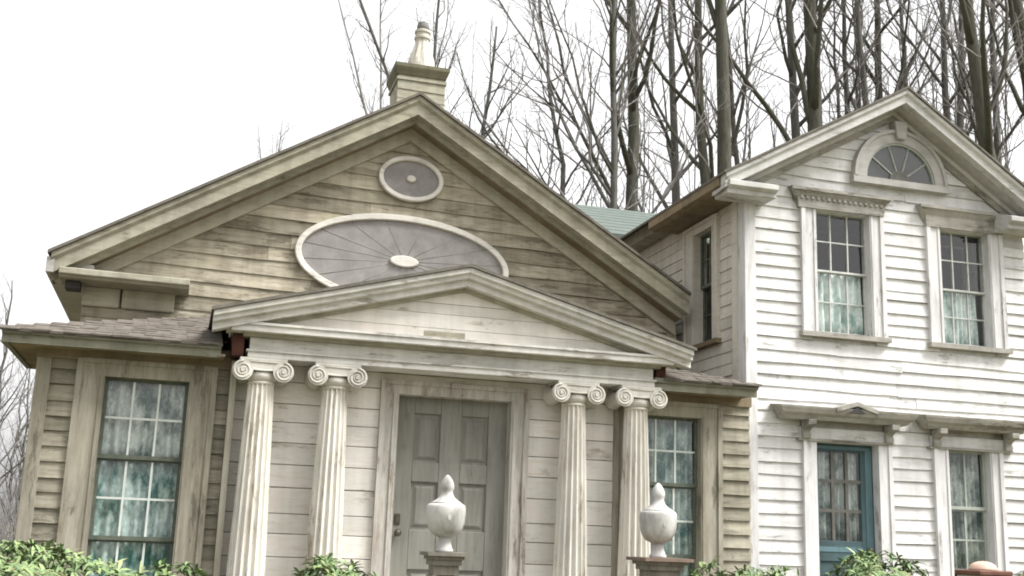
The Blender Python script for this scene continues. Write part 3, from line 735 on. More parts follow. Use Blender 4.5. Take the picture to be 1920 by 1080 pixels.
for sx in (-1, 1):
    xe = PX + sx * 2.20
    rake(house, 'portico', 'raking_cornice', [(PYf, -0.012), (PYf, -0.060), (PYf + 0.03, -0.068), (PYf + 0.03, -0.105), (PYf + 0.075, -0.112), (PYf + 0.075, -0.172), (-0.34, -0.172), (-0.34, -0.012)], PX, xe, PA, PS, bevel=0.004)
    rake(house, 'trim', 'raking_bed_mould', [(-0.40, -0.165), (-0.38, -0.205), (-0.34, -0.205), (-0.34, -0.165)], PX, xe - sx * 0.12, PA, PS)
    rake(house, 'dark_shingle', 'portico_roof', [(PYf - 0.02, 0.018), (PYf - 0.02, -0.010), (G - 0.03, -0.010), (G - 0.03, 0.018)], PX, xe + sx * 0.02, PA, PS)
# side of the portico above the low roof: rusty boards
for sx in (-1, 1):
    x = PX + sx * 1.97
    mb = MB(); mb.box(x - 0.05, x + 0.05, -0.30, G - 0.05, 1.47, 1.80); mb.build('portico_side', 'rust', house)

# ================================================================== WHITE HOUSE
W = 0.099
WXL, WXR = 3.042, 6.52
white = empty('white_house', (4.85, W, GZ))
tag(white, 'white clapboard two storey house with half round window in its gable', 'house')
W1 = (3.866, 4.527, 2.240, 3.560); W2 = (5.400, 6.037, 2.240, 3.520)
WD = (3.812, 4.545, -0.95, 1.092); WW = (5.378, 5.905, -0.45, 1.098)
WA, WYf, AX = 4.945, W - 0.35, 4.847
SL, SR = 0.562, 0.655
def winner(x): return 4.945 - 0.27 - (SL * (AX - x) if x < AX else SR * (x - AX))
mb = wall_grid(MB(), WXL + 0.02, WXR, -1.2, 3.66, W + 0.014, W + 0.13, [W1, W2, WD, WW])
mb.prism([(WXL + 0.02, 3.66), (WXR, 3.66), (AX, 4.70)], lambda p: (p[0], W + 0.014, p[1]), lambda p: (p[0], W + 0.13, p[1]))
wwall = mb.build('front_wall', 'white', white)
MB().box(WXL + 0.03, WXR, W + 0.01, 8, -1.6, -1.2).build('foundation', 'foundation', white)
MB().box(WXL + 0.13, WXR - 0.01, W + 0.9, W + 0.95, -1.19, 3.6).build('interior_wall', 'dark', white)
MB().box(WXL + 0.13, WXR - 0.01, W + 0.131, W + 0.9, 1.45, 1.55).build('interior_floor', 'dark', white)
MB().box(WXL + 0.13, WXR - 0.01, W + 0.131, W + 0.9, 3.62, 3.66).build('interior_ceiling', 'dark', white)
holes = [(q[0] - cut, q[1] + cut, q[2], q[3]) for q in (W1, W2, WD, WW)]
def wb(z):
    zz = z + 0.02
    return max(WXL + 0.10, AX - (4.945 - 0.27 - zz) / SL - 0.05), min(WXR, AX + (4.945 - 0.27 - zz) / SR + 0.05)
siding(wwall, 'white', WXL + 0.10, WXR, -1.175, 4.60, 0.1272, W + 0.002, 0.023, holes, bounds=wb, seed=41, joint=2.0, wob=0.007)
MB().box(WXL - 0.012, WXL + 0.115, W - 0.034, W + 0.12, -1.2, 3.56).build('corner_board', 'white_trim', white, bevel=0.004)
# side wall facing the weathered house
SW = (0.79, 1.27, 2.20, 3.47)                     # opening along Y
mb = MB()
for (a, b, c, d) in ((W + 0.13, SW[0], -1.2, 3.88), (SW[1], 7.8, -1.2, 3.88), (SW[0], SW[1], -1.2, SW[2]), (SW[0], SW[1], SW[3], 3.88)):
    mb.box(WXL + 0.010, WXL + 0.12, a, b, c, d)
swall = mb.build('side_wall', 'side_wall', white)
MB().box(WXL - 0.020, WXL + 0.012, W + 0.121, W + 0.25, 1.4, 3.6).build('corner_board', 'side_wall', white)
rngs = random.Random(9); z = 1.5
Ms = WM[swall].inverted() @ Matrix.Translation((WXL + 0.008, 0, 0)) @ Matrix.Rotation(-math.pi / 2, 4, 'Z')
while z < 3.58:                                   # local x = -Y, local y = into the wall (+X)
    segs = subtract(-3.6, -(W + 0.25), [(-SW[1] - 0.05, -SW[0] + 0.05)] if (z + 0.127 > SW[2] and z < SW[3]) else [])
    for a, b in segs: clapboard(a, b, z, 0.1272, 0.0, 0.016, swall, 'side_wall', 0, 0, 0.003, rngs, Ms)
    z += 0.1272
Mw = WM[white].inverted() @ Matrix.Translation((WXL + 0.008, 0, 0)) @ Matrix.Rotation(-math.pi / 2, 4, 'Z')
window(white, Mw, -SW[1], -SW[0], SW[2], SW[3], [(2.84, 3.47, 2, 2), (2.20, 2.86, 2, 2)], 'sash_dark', (0.24, 0.13, 0.10), 'side_wall', sill_mat='brown_eave', bar=0.014)
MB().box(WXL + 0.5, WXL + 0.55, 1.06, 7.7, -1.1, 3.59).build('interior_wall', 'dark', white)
MB().box(WXR - 0.12, WXR - 0.01, W + 0.13, 7.8, -1.2, 3.6).build('side_wall', 'white', white)

# cornice and roof
XE0, XE1 = 2.668, 6.75
for xe, s in ((XE0, SL), (XE1, SR)):
    sg = -1 if xe < AX else 1
    rake(white, 'white_rake', 'rake_crown', [(WYf, 0.0), (WYf, -0.045), (WYf + 0.03, -0.075), (WYf + 0.03, -0.150), (WYf + 0.13, -0.150), (WYf + 0.13, 0.0)], AX, xe, WA, s, bevel=0.003)
    rake(white, 'grey_trim', 'rake_soffit', [(WYf + 0.125, -0.12), (WYf + 0.125, -0.158), (W - 0.02, -0.165), (W - 0.02, -0.12)], AX, xe, WA, s)
    rake(white, 'lintel', 'rake_frieze', [(W - 0.045, -0.14), (W - 0.045, -0.272), (W + 0.01, -0.272), (W + 0.01, -0.14)], AX, xe - sg * 0.34, WA, s)
    rake(white, 'white_rake', 'rake_bed_mould', [(W - 0.085, -0.155), (W - 0.07, -0.205), (W - 0.03, -0.205), (W - 0.03, -0.155)], AX, xe - sg * 0.34, WA, s)
    rake(white, 'dark_shingle', 'roof', [(WYf - 0.02, 0.028), (WYf - 0.02, 0.003), (3.4, 0.003), (3.4, 0.028)], AX, xe + sg * 0.03, WA, s)
for (x0, x1) in ((XE0 + 0.04, 3.262), (6.10, XE1 - 0.04)):
    mb = MB(); mb.prism([(WYf + 0.0, 3.60), (WYf + 0.0, 3.655), (W, 3.75), (W, 3.53), (WYf + 0.06, 3.53), (WYf + 0.06, 3.575)], lambda p: (x0, p[0], p[1]), lambda p: (x1, p[0], p[1]))
    mb.build('eave_return', 'white_rake', white, bevel=0.004)
mb = MB(); mb.prism([(XE0 - 0.02, 3.735), (XE0 - 0.02, 3.62), (XE0 + 0.05, 3.595), (WXL - 0.02, 3.595), (WXL - 0.02, 3.70), (XE0 + 0.05, 3.70)], lambda p: (p[0], WYf + 0.14, p[1]), lambda p: (p[0], 1.72, p[1])); mb.build('side_eave', 'brown_eave', white)
mb = MB(); mb.box(XE0 + 0.14, WXL - 0.02, 1.721, 3.4, 3.66, 3.795); mb.build('side_eave', 'trim', white)

# windows of the upper floor
MwF = WM[white].inverted() @ Matrix.Translation((0, W, 0))
w1 = window(white, MwF, *W1, [(2.90, 3.56, 3, 2), (2.24, 2.915, 3, 2)], 'sash_white', (0.165, 0.150, 0.0), 'white_trim', bar=0.013, stile=0.020, sill_mat='lintel')
w2 = window(white, MwF, *W2, [(2.84, 3.52, 3, 2), (2.24, 2.855, 3, 2)], 'sash_white', (0.160, 0.160, 0.0), 'white_trim', bar=0.013, stile=0.020, sill_mat='lintel')
def lintel(win, x0, x1, z0, z1, pr, flare, mat, studs=0):
    mb = MB()
    m = [(0.02, z0), (-pr * 0.55, z0), (-pr * 0.60, z0 + (z1 - z0) * 0.55), (-pr * 0.9, z1 - 0.035), (-pr, z1 - 0.035), (-pr, z1), (0.02, z1 + 0.012)]
    xs = {0: 0, 1: 0, 2: flare * 0.15, 3: flare * 0.75, 4: flare, 5: flare, 6: flare}
    n = len(m); vs = [(x0 - xs[i], m[i][0], m[i][1]) for i in range(n)] + [(x1 + xs[i], m[i][0], m[i][1]) for i in range(n)]
    fs = [(i, (i + 1) % n, (i + 1) % n + n, i + n) for i in range(n)] + [tuple(range(n))[::-1], tuple(range(n, 2 * n))]
    mb.add(vs, fs); o = mb.build('lintel', mat, win, I4)
    for k in range(studs):
        x = x0 + (x1 - x0) * (k + 0.5) / studs
        MB().box(x - 0.018, x + 0.018, -pr * 0.60 - 0.014, -pr * 0.5, z0 + (z1 - z0) * 0.42, z0 + (z1 - z0) * 0.60).build('lintel_block', mat, win, I4, bevel=0.006)
    return o
lintel(w1, 3.655, 4.685, 3.555, 3.765, 0.115, 0.10, 'lintel', 16)
lintel(w2, 5.225, 6.215, 3.515, 3.745, 0.115, 0.10, 'lintel', 0)
MM = Matrix.Translation((0, W, 0))
curtain(W1[0] + 0.03, W1[1] - 0.03, 2.26, 2.90, 0.125, MM, 'lace_white', 'white lace half curtain in the upper window under the knobbed lintel', seed=6)
curtain(W2[0] + 0.03, W2[1] - 0.10, 2.26, 2.84, 0.125, MM, 'lace_white', 'white lace half curtain in the rightmost upper window', seed=7)

# half round window
SX, SZ = 4.908, 3.925
mb = MB(); ellipse_ring(mb, SX, SZ + 0.055, 0.575, 0.575, 0.435, 0.435, W - 0.085, W + 0.0, 40, 0, math.pi)
ellipse_ring(mb, SX, SZ + 0.055, 0.585, 0.585, 0.545, 0.545, W - 0.105, W + 0.0, 40, 0, math.pi)
mb.box(SX - 0.60, SX + 0.60, W - 0.10, W, SZ - 0.02, SZ + 0.054)
hr = mb.build('half_round_window', 'grey_trim', white)
prof = [(SX + 0.44 * math.cos(math.pi * k / 24), SZ + 0.054 + 0.44 * math.sin(math.pi * k / 24)) for k in range(25)]
MB().prism(prof, lambda p: (p[0], W - 0.030, p[1]), lambda p: (p[0], W - 0.022, p[1])).build('backing', 'dark', hr)
for k in range(5):
    a0, a1 = math.pi * k / 5, math.pi * (k + 1) / 5
    pts = [(SX + r * math.cos(a), SZ + 0.055 + r * math.sin(a)) for (r, a) in [(0.13, a0), *[(0.43, a0 + (a1 - a0) * j / 5) for j in range(6)], (0.13, a1)]]
    yy = W - 0.048 + random.uniform(-0.003, 0.003)
    MB().add([(p[0], yy, p[1]) for p in pts], [tuple(range(len(pts)))]).build('pane', 'glass', hr, fix=False)
bars = MB()
for k in range(1, 5):
    a = math.pi * k / 5
    bars.tube([Vector((SX + 0.12 * math.cos(a), W - 0.055, SZ + 0.055 + 0.12 * math.sin(a))), Vector((SX + 0.44 * math.cos(a), W - 0.055, SZ + 0.055 + 0.44 * math.sin(a)))], [0.009, 0.009], 4, False)
ellipse_ring(bars, SX, SZ + 0.055, 0.445, 0.445, 0.415, 0.415, W - 0.07, W - 0.03, 30, 0, math.pi)
bars.build('glazing_bars', 'sash_green', hr)
prof = [(SX + 0.13 * math.cos(math.pi * k / 12), SZ + 0.054 + 0.13 * math.sin(math.pi * k / 12)) for k in range(13)]
MB().prism(prof, lambda p: (p[0], W - 0.06, p[1]), lambda p: (p[0], W - 0.03, p[1])).build('hub', 'sash_brown', hr)
mb = MB(); mb.prism([(SX - 0.055, 4.45), (SX + 0.055, 4.45), (SX + 0.085, 4.655), (SX - 0.085, 4.655)], lambda p: (p[0], W - 0.135, p[1]), lambda p: (p[0], W - 0.02, p[1])); mb.build('keystone', 'grey_trim', hr, bevel=0.008)

# ground floor: teal door and window, both under bracketed hoods
dr = MB(); dy = W + 0.085
gx = (3.905, 4.395); gz = (0.105, 1.005)
dr.box(WD[0], gx[0], dy, dy + 0.04, WD[2], WD[3]); dr.box(gx[1], WD[1], dy, dy + 0.04, WD[2], WD[3])
dr.box(gx[0], gx[1], dy + 0.001, dy + 0.041, gz[1], WD[3]); dr.box(gx[0], gx[1], dy + 0.001, dy + 0.041, -0.10, gz[0]); dr.box(gx[0], gx[1], dy + 0.016, dy + 0.04, WD[2], -0.10)
tdoor = dr.build('teal_door', 'teal', white, bevel=0.004)
MB().box(4.447, 4.520, dy - 0.006, dy + 0.002, -0.93, 1.04).build('door_stile', 'teal_bright', tdoor)
MB().box(WD[0] + 0.01, WD[1] - 0.03, dy - 0.005, dy + 0.002, 1.03, 1.062).build('door_stile', 'teal_bright', tdoor)
MB().box(WD[0] + 0.02, gx[1], dy - 0.004, dy + 0.002, -0.005, 0.045).build('door_stile', 'teal_bright', tdoor)
bb = MB()
for k in (1, 2):
    x = gx[0] + (gx[1] - gx[0]) * k / 3; bb.box(x - 0.017, x + 0.017, dy + 0.004, dy + 0.034, gz[0], gz[1])
    z = gz[0] + (gz[1] - gz[0]) * k / 3; bb.box(gx[0], gx[1], dy + 0.006, dy + 0.032, z - 0.017, z + 0.017)
bb.build('glazing_bars', 'sash_brown', tdoor)
for c in range(3):
    for r in range(3):
        xa, xb = gx[0] + (gx[1] - gx[0]) * c / 3, gx[0] + (gx[1] - gx[0]) * (c + 1) / 3; za, zb = gz[0] + (gz[1] - gz[0]) * r / 3, gz[0] + (gz[1] - gz[0]) * (r + 1) / 3
        t1 = random.uniform(-.003, .003)
        MB().add([(xa, dy + 0.02 + t1, za), (xb, dy + 0.02 - t1, za), (xb, dy + 0.02 - t1, zb), (xa, dy + 0.02 + t1, zb)], [(0, 1, 2, 3)]).build('pane', 'glass', tdoor, fix=False)
MB().lathe([(0.012, 0), (0.012, 0.03), (0.026, 0.04), (0.03, 0.055), (0.015, 0.07), (0.001, 0.072)], 0, 0, 16).build('door_knob', 'brass', tdoor, Matrix.Translation((4.455, dy, 0.02)) @ Matrix.Rotation(math.pi / 2, 4, 'X'))
mb = MB(); pr = W - 0.036
mb.box(WD[0] - 0.14, WD[0] + 0.006, pr, W + 0.16, WD[2], WD[3] - 0.006); mb.box(WD[1] - 0.006, WD[1] + 0.135, pr, W + 0.16, WD[2], WD[3] - 0.006); mb.box(WD[0] - 0.14, WD[1] + 0.135, pr - 0.002, W + 0.16, WD[3] - 0.006, WD[3] + 0.02)
mb.box(WD[0] - 0.152, WD[0] - 0.11, pr - 0.016, W, WD[2], WD[3] + 0.005); mb.box(WD[1] + 0.105, WD[1] + 0.147, pr - 0.016, W, WD[2], WD[3] + 0.005)
mb.build('door_casing', 'white_trim', white)
curtain(gx[0], gx[1], 0.10, 1.0, 0.16, MM, 'lace_grey', 'pale lace curtain behind the teal door glass', seed=8, folds=7)
ww = window(white, MwF, *WW, [(0.475, 1.098, 2, 1), (-0.17, 0.49, 2, 2)], 'sash_green', (0.170, 0.135, 0.0), 'white_trim', bar=0.02, bar_mat='sash_green')
curtain(WW[0] + 0.02, WW[1] - 0.02, -0.15, 1.09, 0.15, MM, 'lace_grey', 'grey green lace curtain in the window beside the teal door', seed=9, folds=8)

def hood(x0, x1, xb0, xb1, z0, peak, name):
    """frieze board, two brackets, projecting cornice with sloped top; optional little gable in the middle"""
    h = MB().box(xb0, xb1, W - 0.05, W + 0.02, z0 + 0.01, z0 + 0.125).build(name, 'white_rake', white, bevel=0.004)
    MB().box(xb0 - 0.02, xb1 + 0.02, W - 0.062, W + 0.02, z0 - 0.012, z0 + 0.012).build('hood_moulding', 'lintel', h)
    for x in (xb0 + 0.055, xb1 - 0.055):
        b = MB(); b.prism([(W - 0.05, z0 + 0.0), (W - 0.085, z0 + 0.01), (W - 0.095, z0 + 0.05), (W - 0.075, z0 + 0.085), (W - 0.13, z0 + 0.12), (W - 0.20, z0 + 0.135), (W - 0.205, z0 + 0.19), (W - 0.05, z0 + 0.19)],
                          lambda p: (x - 0.045, p[0], p[1]), lambda p: (x + 0.045, p[0], p[1])); b.build('bracket', 'lintel', h, bevel=0.004)
    MB().box(xb0 + 0.01, xb1 - 0.01, W - 0.03, W + 0.02, z0 + 0.125, z0 + 0.20).build('hood_back', 'lintel', h)
    zc = z0 + 0.19
    c = MB(); m = [(W + 0.01, zc), (W - 0.16, zc), (W - 0.185, zc + 0.035), (W - 0.225, zc + 0.060), (W - 0.245, zc + 0.105), (W - 0.250, zc + 0.125), (W + 0.01, zc + 0.155)]
    fl = [0.0, 0.0, 0.03, 0.06, 0.09, 0.095, 0.09]; n = len(m)
    vs = [(x0 + 0.10 - fl[i], m[i][0], m[i][1]) for i in range(n)] + [(x1 - 0.10 + fl[i], m[i][0], m[i][1]) for i in range(n)]
    c.add(vs, [(i, (i + 1) % n, (i + 1) % n + n, i + n) for i in range(n)] + [tuple(range(n))[::-1], tuple(range(n, 2 * n))]); c.build('hood_cornice', 'lintel', h)
    if peak:
        px, pz = peak
        g_ = MB()
        for s in (-1, 1):
            g_.prism([(px, pz), (px + s * 0.24, zc + 0.128), (px + s * 0.24, zc + 0.085), (px, pz - 0.045)], lambda p: (p[0], W - 0.262, p[1]), lambda p: (p[0], W - 0.02, p[1]))
        g_.build('hood_gable', 'lintel', h)
        MB().prism([(px - 0.09, zc + 0.085), (px + 0.09, zc + 0.085), (px, pz - 0.05)], lambda p: (p[0], W - 0.256, p[1]), lambda p: (p[0], W - 0.20, p[1])).build('hood_tympanum', 'dark', h)
hood(3.297, 4.900, 3.625, 4.700, 1.10, (4.165, 1.490), 'door_hood')
hood(4.965, 6.330, 5.165, 6.165, 1.10, None, 'window_hood')

# ================================================================== REAR WING with the green roof
rw = empty('rear_wing', (4.5, 6.5, GZ))
tag(rw, 'low wing with grey green roof seen between the two gabled houses', 'house')
MB().box(2.7, 6.9, 3.9, 10.2, GZ, 4.15).build('wall', 'side_wall', rw)
mb = MB(); mb.prism([(3.45, 4.02), (7.3, 5.585), (11.0, 4.1), (11.0, 4.02), (7.3, 5.505), (3.45, 3.94)], lambda p: (2.2, p[0], p[1]), lambda p: (7.2, p[0], p[1]))
rroof = mb.build('roof', 'teal_roof', rw)
for k in range(9):
    t0 = k / 9; y0, z0 = 3.45 + 3.85 * t0, 4.02 + 1.565 * t0; y1, z1 = 3.45 + 3.85 * (t0 + 1 / 9 + 0.01), 4.02 + 1.565 * (t0 + 1 / 9 + 0.01)
    mb = MB(); mb.prism([(y0, z0 + 0.003), (y0, z0 + 0.012), (y1, z1 + 0.005), (y1, z1 + 0.003)], lambda p: (2.2, p[0], p[1]), lambda p: (7.2, p[0], p[1])); mb.build('roof_course', 'teal_roof', rroof)

# ================================================================== GARDEN POSTS AND URNS
UY = -3.0
urn_prof = [(0.055, -0.090), (0.058, -0.078), (0.048, -0.062), (0.040, -0.03), (0.040, 0.0), (0.058, 0.010), (0.088, 0.024), (0.110, 0.058), (0.122, 0.10), (0.127, 0.15), (0.126, 0.19), (0.121, 0.205), (0.110, 0.212), (0.095, 0.222), (0.070, 0.238), (0.050, 0.255), (0.040, 0.275), (0.038, 0.295), (0.044, 0.305), (0.046, 0.325), (0.040, 0.35), (0.028, 0.372), (0.016, 0.388), (0.003, 0.398)]
def urn(x, zs, z_off, label):
    p = [(r, z * zs + z_off) for r, z in urn_prof]
    e = empty('urn', (x, UY, p[0][1])); tag(e, label, 'urn', 'urns on the garden posts')
    MB().lathe(p[:5], x, UY, 32).build('foot', 'urn', e); MB().lathe(p[4:13], x, UY, 40).build('bowl', 'urn', e); MB().lathe(p[12:], x, UY, 32).build('finial', 'urn', e)
    b = MB(); ellipse_disc(b, x - 0.005, 0.135 * zs + z_off, 0.012, 0.028, UY - 0.126, UY - 0.10, 16); b.build('relief', 'urn', e)
urn(-0.722, 1.0, 0.0, 'pale grey stone urn standing in front of the grey panelled door')
urn(0.752, 1.02, 0.008, 'pale grey stone urn in front of the rightmost column')
def post(x, cw, top, label, capm, ledge):
    e = empty('garden_post', (x, UY, GZ)); tag(e, label, 'post', 'posts carrying the urns')
    w = cw * 0.28
    MB().box(x - w, x + w, UY - w, UY + w, GZ, top - 0.14).build('shaft', 'post', e, bevel=0.01)
    mb = MB()
    for (q, z0, z1) in ((0.30, -0.14, -0.08), (0.36, -0.08, -0.045), (0.41, -0.045, -0.022)):
        mb.box(x - cw * q, x + cw * q, UY - cw * q, UY + cw * q, top + z0, top + z1)
    mb.build('moulding', 'post', e); mb = MB().box(x - cw * 0.5, x + cw * 0.5, UY - cw * 0.5, UY + cw * 0.5, top - 0.022, top)
    mb.build('cap', capm, e)
    if ledge: MB().box(x - w - 0.02, x - w + 0.02, UY - w - 0.012, UY + w, GZ, top - 0.141).box(x + w - 0.02, x + w + 0.02, UY - w - 0.012, UY + w, GZ, top - 0.141).build('corner_strip', 'post', e)
post(-0.722, 0.265, -0.091, 'dark grey wooden post with stepped cap before the panelled door', 'post', True)
post(0.765, 0.345, -0.083, 'wide grey post with brown cap before the rightmost column', 'post_cap', False)
e = empty('gate_pier', (3.33, UY, GZ)); tag(e, 'brown pier with pale domed terracotta top near the white house window', 'post')
MB().box(3.20, 3.46, UY - 0.13, UY + 0.13, GZ, -0.135).build('shaft', 'foundation', e)
MB().box(3.185, 3.475, UY - 0.145, UY + 0.145, -0.135, -0.098).build('cap', 'brown_cap', e, bevel=0.008)
MB().lathe([(0.105, -0.098), (0.10, -0.085), (0.085, -0.06), (0.062, -0.045), (0.032, -0.036), (0.004, -0.033)], 3.33, UY, 28).build('dome', 'terracotta', e)

# ================================================================== SHRUBS
lm, lt, lb = new_mat('rhododendron_leaf')
ge = lt.nodes.new('ShaderNodeNewGeometry')
lc = lt.nodes.new('ShaderNodeValToRGB'); lt.links.new(ge.outputs['Random Per Island'], lc.inputs[0])
cr = lc.color_ramp; cr.elements[0].position = 0.0; cr.elements[0].color = (0.065, 0.11, 0.04, 1); cr.elements[1].position = 1.0; cr.elements[1].color = (0.28, 0.31, 0.14, 1)
for p_, c_ in ((0.03, (0.17, 0.12, 0.07, 1)), (0.06, (0.075, 0.12, 0.045, 1)), (0.4, (0.13, 0.20, 0.08, 1)), (0.8, (0.20, 0.265, 0.105, 1)), (0.93, (0.20, 0.25, 0.10, 1))):
    e_ = cr.elements.new(p_); e_.color = c_
lt.links.new(lc.outputs[0], lb.inputs['Base Color']); lb.inputs['Roughness'].default_value = 0.6; lb.inputs['Specular IOR Level'].default_value = 0.45
MAT['leaf'] = lm
MAT['stem'] = plain_mat('shrub_stem', (0.09, 0.07, 0.045), (0.16, 0.125, 0.085), 12, 0.9)

def leaf(mb, base, d, upv, L, wd, droop):
    side = d.cross(upv); side.normalize(); nrm = side.cross(d); nrm.normalize()
    pts = []
    for t, w in ((0.0, 0.12), (0.35, 0.9), (0.68, 0.85), (1.0, 0.05)):
        c = base + d * (L * t) - Vector((0, 0, 1)) * (droop * L * t * t) + nrm * 0.0
        pts.append((c, w * wd / 2))
    vs = []; fs = []
    for c, w in pts:
        vs += [c - side * w + nrm * w * 0.35, c, c + side * w + nrm * w * 0.35]
    for i in range(3):
        a = i * 3; fs += [(a, a + 1, a + 4, a + 3), (a + 1, a + 2, a + 5, a + 4)]
    mb.add(vs, fs, True)

def shrub(cx, cy, top, rx, ry, label, seed, nw=420, Ls=1.0):
    rng = random.Random(seed); e = empty('rhododendron_shrub', (cx, cy, GZ)); tag(e, label, 'shrub', 'leafy shrubs along the garden front')
    H = top - GZ; st = MB(); fo = MB()
    for k in range(9):
        a = rng.uniform(0, 6.28); r = rng.uniform(0.2, 0.8)
        tipp = Vector((cx + rx * r * math.cos(a), cy + ry * r * math.sin(a), GZ + H * rng.uniform(0.7, 0.9)))
        b0 = Vector((cx + 0.08 * math.cos(a), cy + 0.08 * math.sin(a), GZ - 0.02)); mid = (b0 + tipp) / 2 + Vector((rng.uniform(-.1, .1), rng.uniform(-.1, .1), -0.1))
        st.tube([b0, mid, tipp], [0.028, 0.018, 0.007], 6)
    st.build('stem', 'stem', e)
    for k in range(nw):
        u = rng.uniform(0.0, 1.0) ** 1.1; a = rng.uniform(0, 6.28)
        ph = math.acos(1 - u * 1.35)                                # from the top down past the equator
        lump = 1 + 0.24 * noise.noise((math.cos(a) * 1.8 + seed, math.sin(a) * 1.8, ph * 1.6)) * 2
        q = lump * (rng.uniform(0.86, 1.02) if rng.random() < 0.8 else rng.uniform(0.5, 0.85))
        zc = GZ + H * 0.52
        p = Vector((cx + rx * q * math.sin(ph) * math.cos(a), cy + ry * q * math.sin(ph) * math.sin(a), zc + H * 0.48 * min(q, 1.10) * math.copysign(abs(math.cos(ph)) ** 0.6, math.cos(ph))))
        ax = Vector((math.sin(ph) * math.cos(a) * 0.8, math.sin(ph) * math.sin(a) * 0.8, math.cos(ph) * 0.7 + 0.65)).normalized()
        t1 = ax.cross(Vector((0.3, 0.5, 0.1))).normalized(); t2 = ax.cross(t1)
        n = rng.randint(7, 10); o = rng.uniform(0, 6.28)
        for j in range(n):
            b = o + 2 * math.pi * j / n + rng.uniform(-.2, .2); el = rng.uniform(-0.1, 0.95)
            d = (t1 * math.cos(b) + t2 * math.sin(b)) * math.cos(el) + ax * math.sin(el); d.normalize()
            leaf(fo, p, d, ax, rng.uniform(0.05, 0.115) * Ls, rng.uniform(0.017, 0.028) * Ls, rng.uniform(0.1, 0.8))
    fo.build('foliage', 'leaf', e, fix=False)
shrub(-3.45, -3.05, -0.185, 1.15, 0.8, 'broad leafy green shrub below the left bay window', 1, 1900)
shrub(-2.35, -2.70, -0.285, 0.26, 0.28, 'low green shrub tip at the foot of the leftmost column', 7, 200)
shrub(-1.42, -3.0, -0.215, 0.36, 0.40, 'green shrub between the leftmost column and the panelled door', 2, 620)
shrub(1.42, -2.9, -0.165, 0.56, 0.45, 'green shrub below the white house corner, beside the wide post', 3, 850)
shrub(2.52, -2.9, -0.07, 0.44, 0.42, 'green shrub in front of the teal door', 4, 720)
shrub(3.95, -2.9, -0.13, 0.42, 0.42, 'green shrub beyond the domed pier at the right edge', 5, 620)

# ================================================================== TREES
def bark(name, c0, c1, moss, amt):
    m, t, b = new_mat(name)
    v, rnd = coords(t, (5, 5, 0.8)); v2, _ = coords(t, (1, 1, 0.35))
    n = noise_tex(t, v, 3.5, 8, 0.7); n2 = noise_tex(t, v2, 1.6, 5, 0.6)
    col = mix(t, ramp(t, n, 0.35, 0.68), c0, c1)
    if moss: col = mix(t, ramp(t, n2, 0.62 - amt, 0.80 - amt), col, moss)
    t.links.new(col, b.inputs['Base Color']); b.inputs['Roughness'].default_value = 0.95; b.inputs['Specular IOR Level'].default_value = 0.1
    bp_ = t.nodes.new('ShaderNodeBump'); bp_.inputs['Strength'].default_value = 0.6; bp_.inputs['Distance'].default_value = 0.03
    t.links.new(n, bp_.inputs['Height']); t.links.new(bp_.outputs[0], b.inputs['Normal']); return m
MAT['bark_moss'] = bark('mossy_bark', (0.055, 0.055, 0.043), (0.112, 0.108, 0.088), (0.055, 0.066, 0.034), 0.11)
MAT['bark'] = bark('grey_brown_bark', (0.075, 0.073, 0.066), (0.150, 0.145, 0.134), (0.066, 0.078, 0.048), 0.06)
MAT['twig'] = bark('haze_paled_twig', (0.185, 0.172, 0.168), (0.30, 0.282, 0.276), None, 0)  # twig colour lightened to paint in haze and sky glare

def grow(p0, d, L, r, rng, tropism=0.25, wig=0.22, segs=6, rend=0.35):
    pts = [p0.copy()]; rad = [r]; d = d.normalized(); p = p0.copy()
    for i in range(segs):
        d = (d + Vector((rng.gauss(0, wig), rng.gauss(0, wig), rng.gauss(0, wig * 0.6) + tropism * 0.35))).normalized()
        p = p + d * (L / segs); pts.append(p.copy()); rad.append(r * (1 - (1 - rend) * (i + 1) / segs))
    return pts, rad

def at(pts, rad, t):
    f = t * (len(pts) - 1); i = min(int(f), len(pts) - 2); q = f - i
    return pts[i].lerp(pts[i + 1], q), (pts[i + 1] - pts[i]).normalized(), rad[i] * (1 - q) + rad[i + 1] * q

def side_dir(d, ang, rng, bias=None):
    a = d.cross(Vector((rng.gauss(0, 1), rng.gauss(0, 1), rng.gauss(0, 0.3))))
    if bias is not None and rng.random() < 0.6: a = (a.normalized() + bias * 0.8)
    a.normalize()
    return (d * math.cos(ang) + a * math.sin(ang)).normalized()

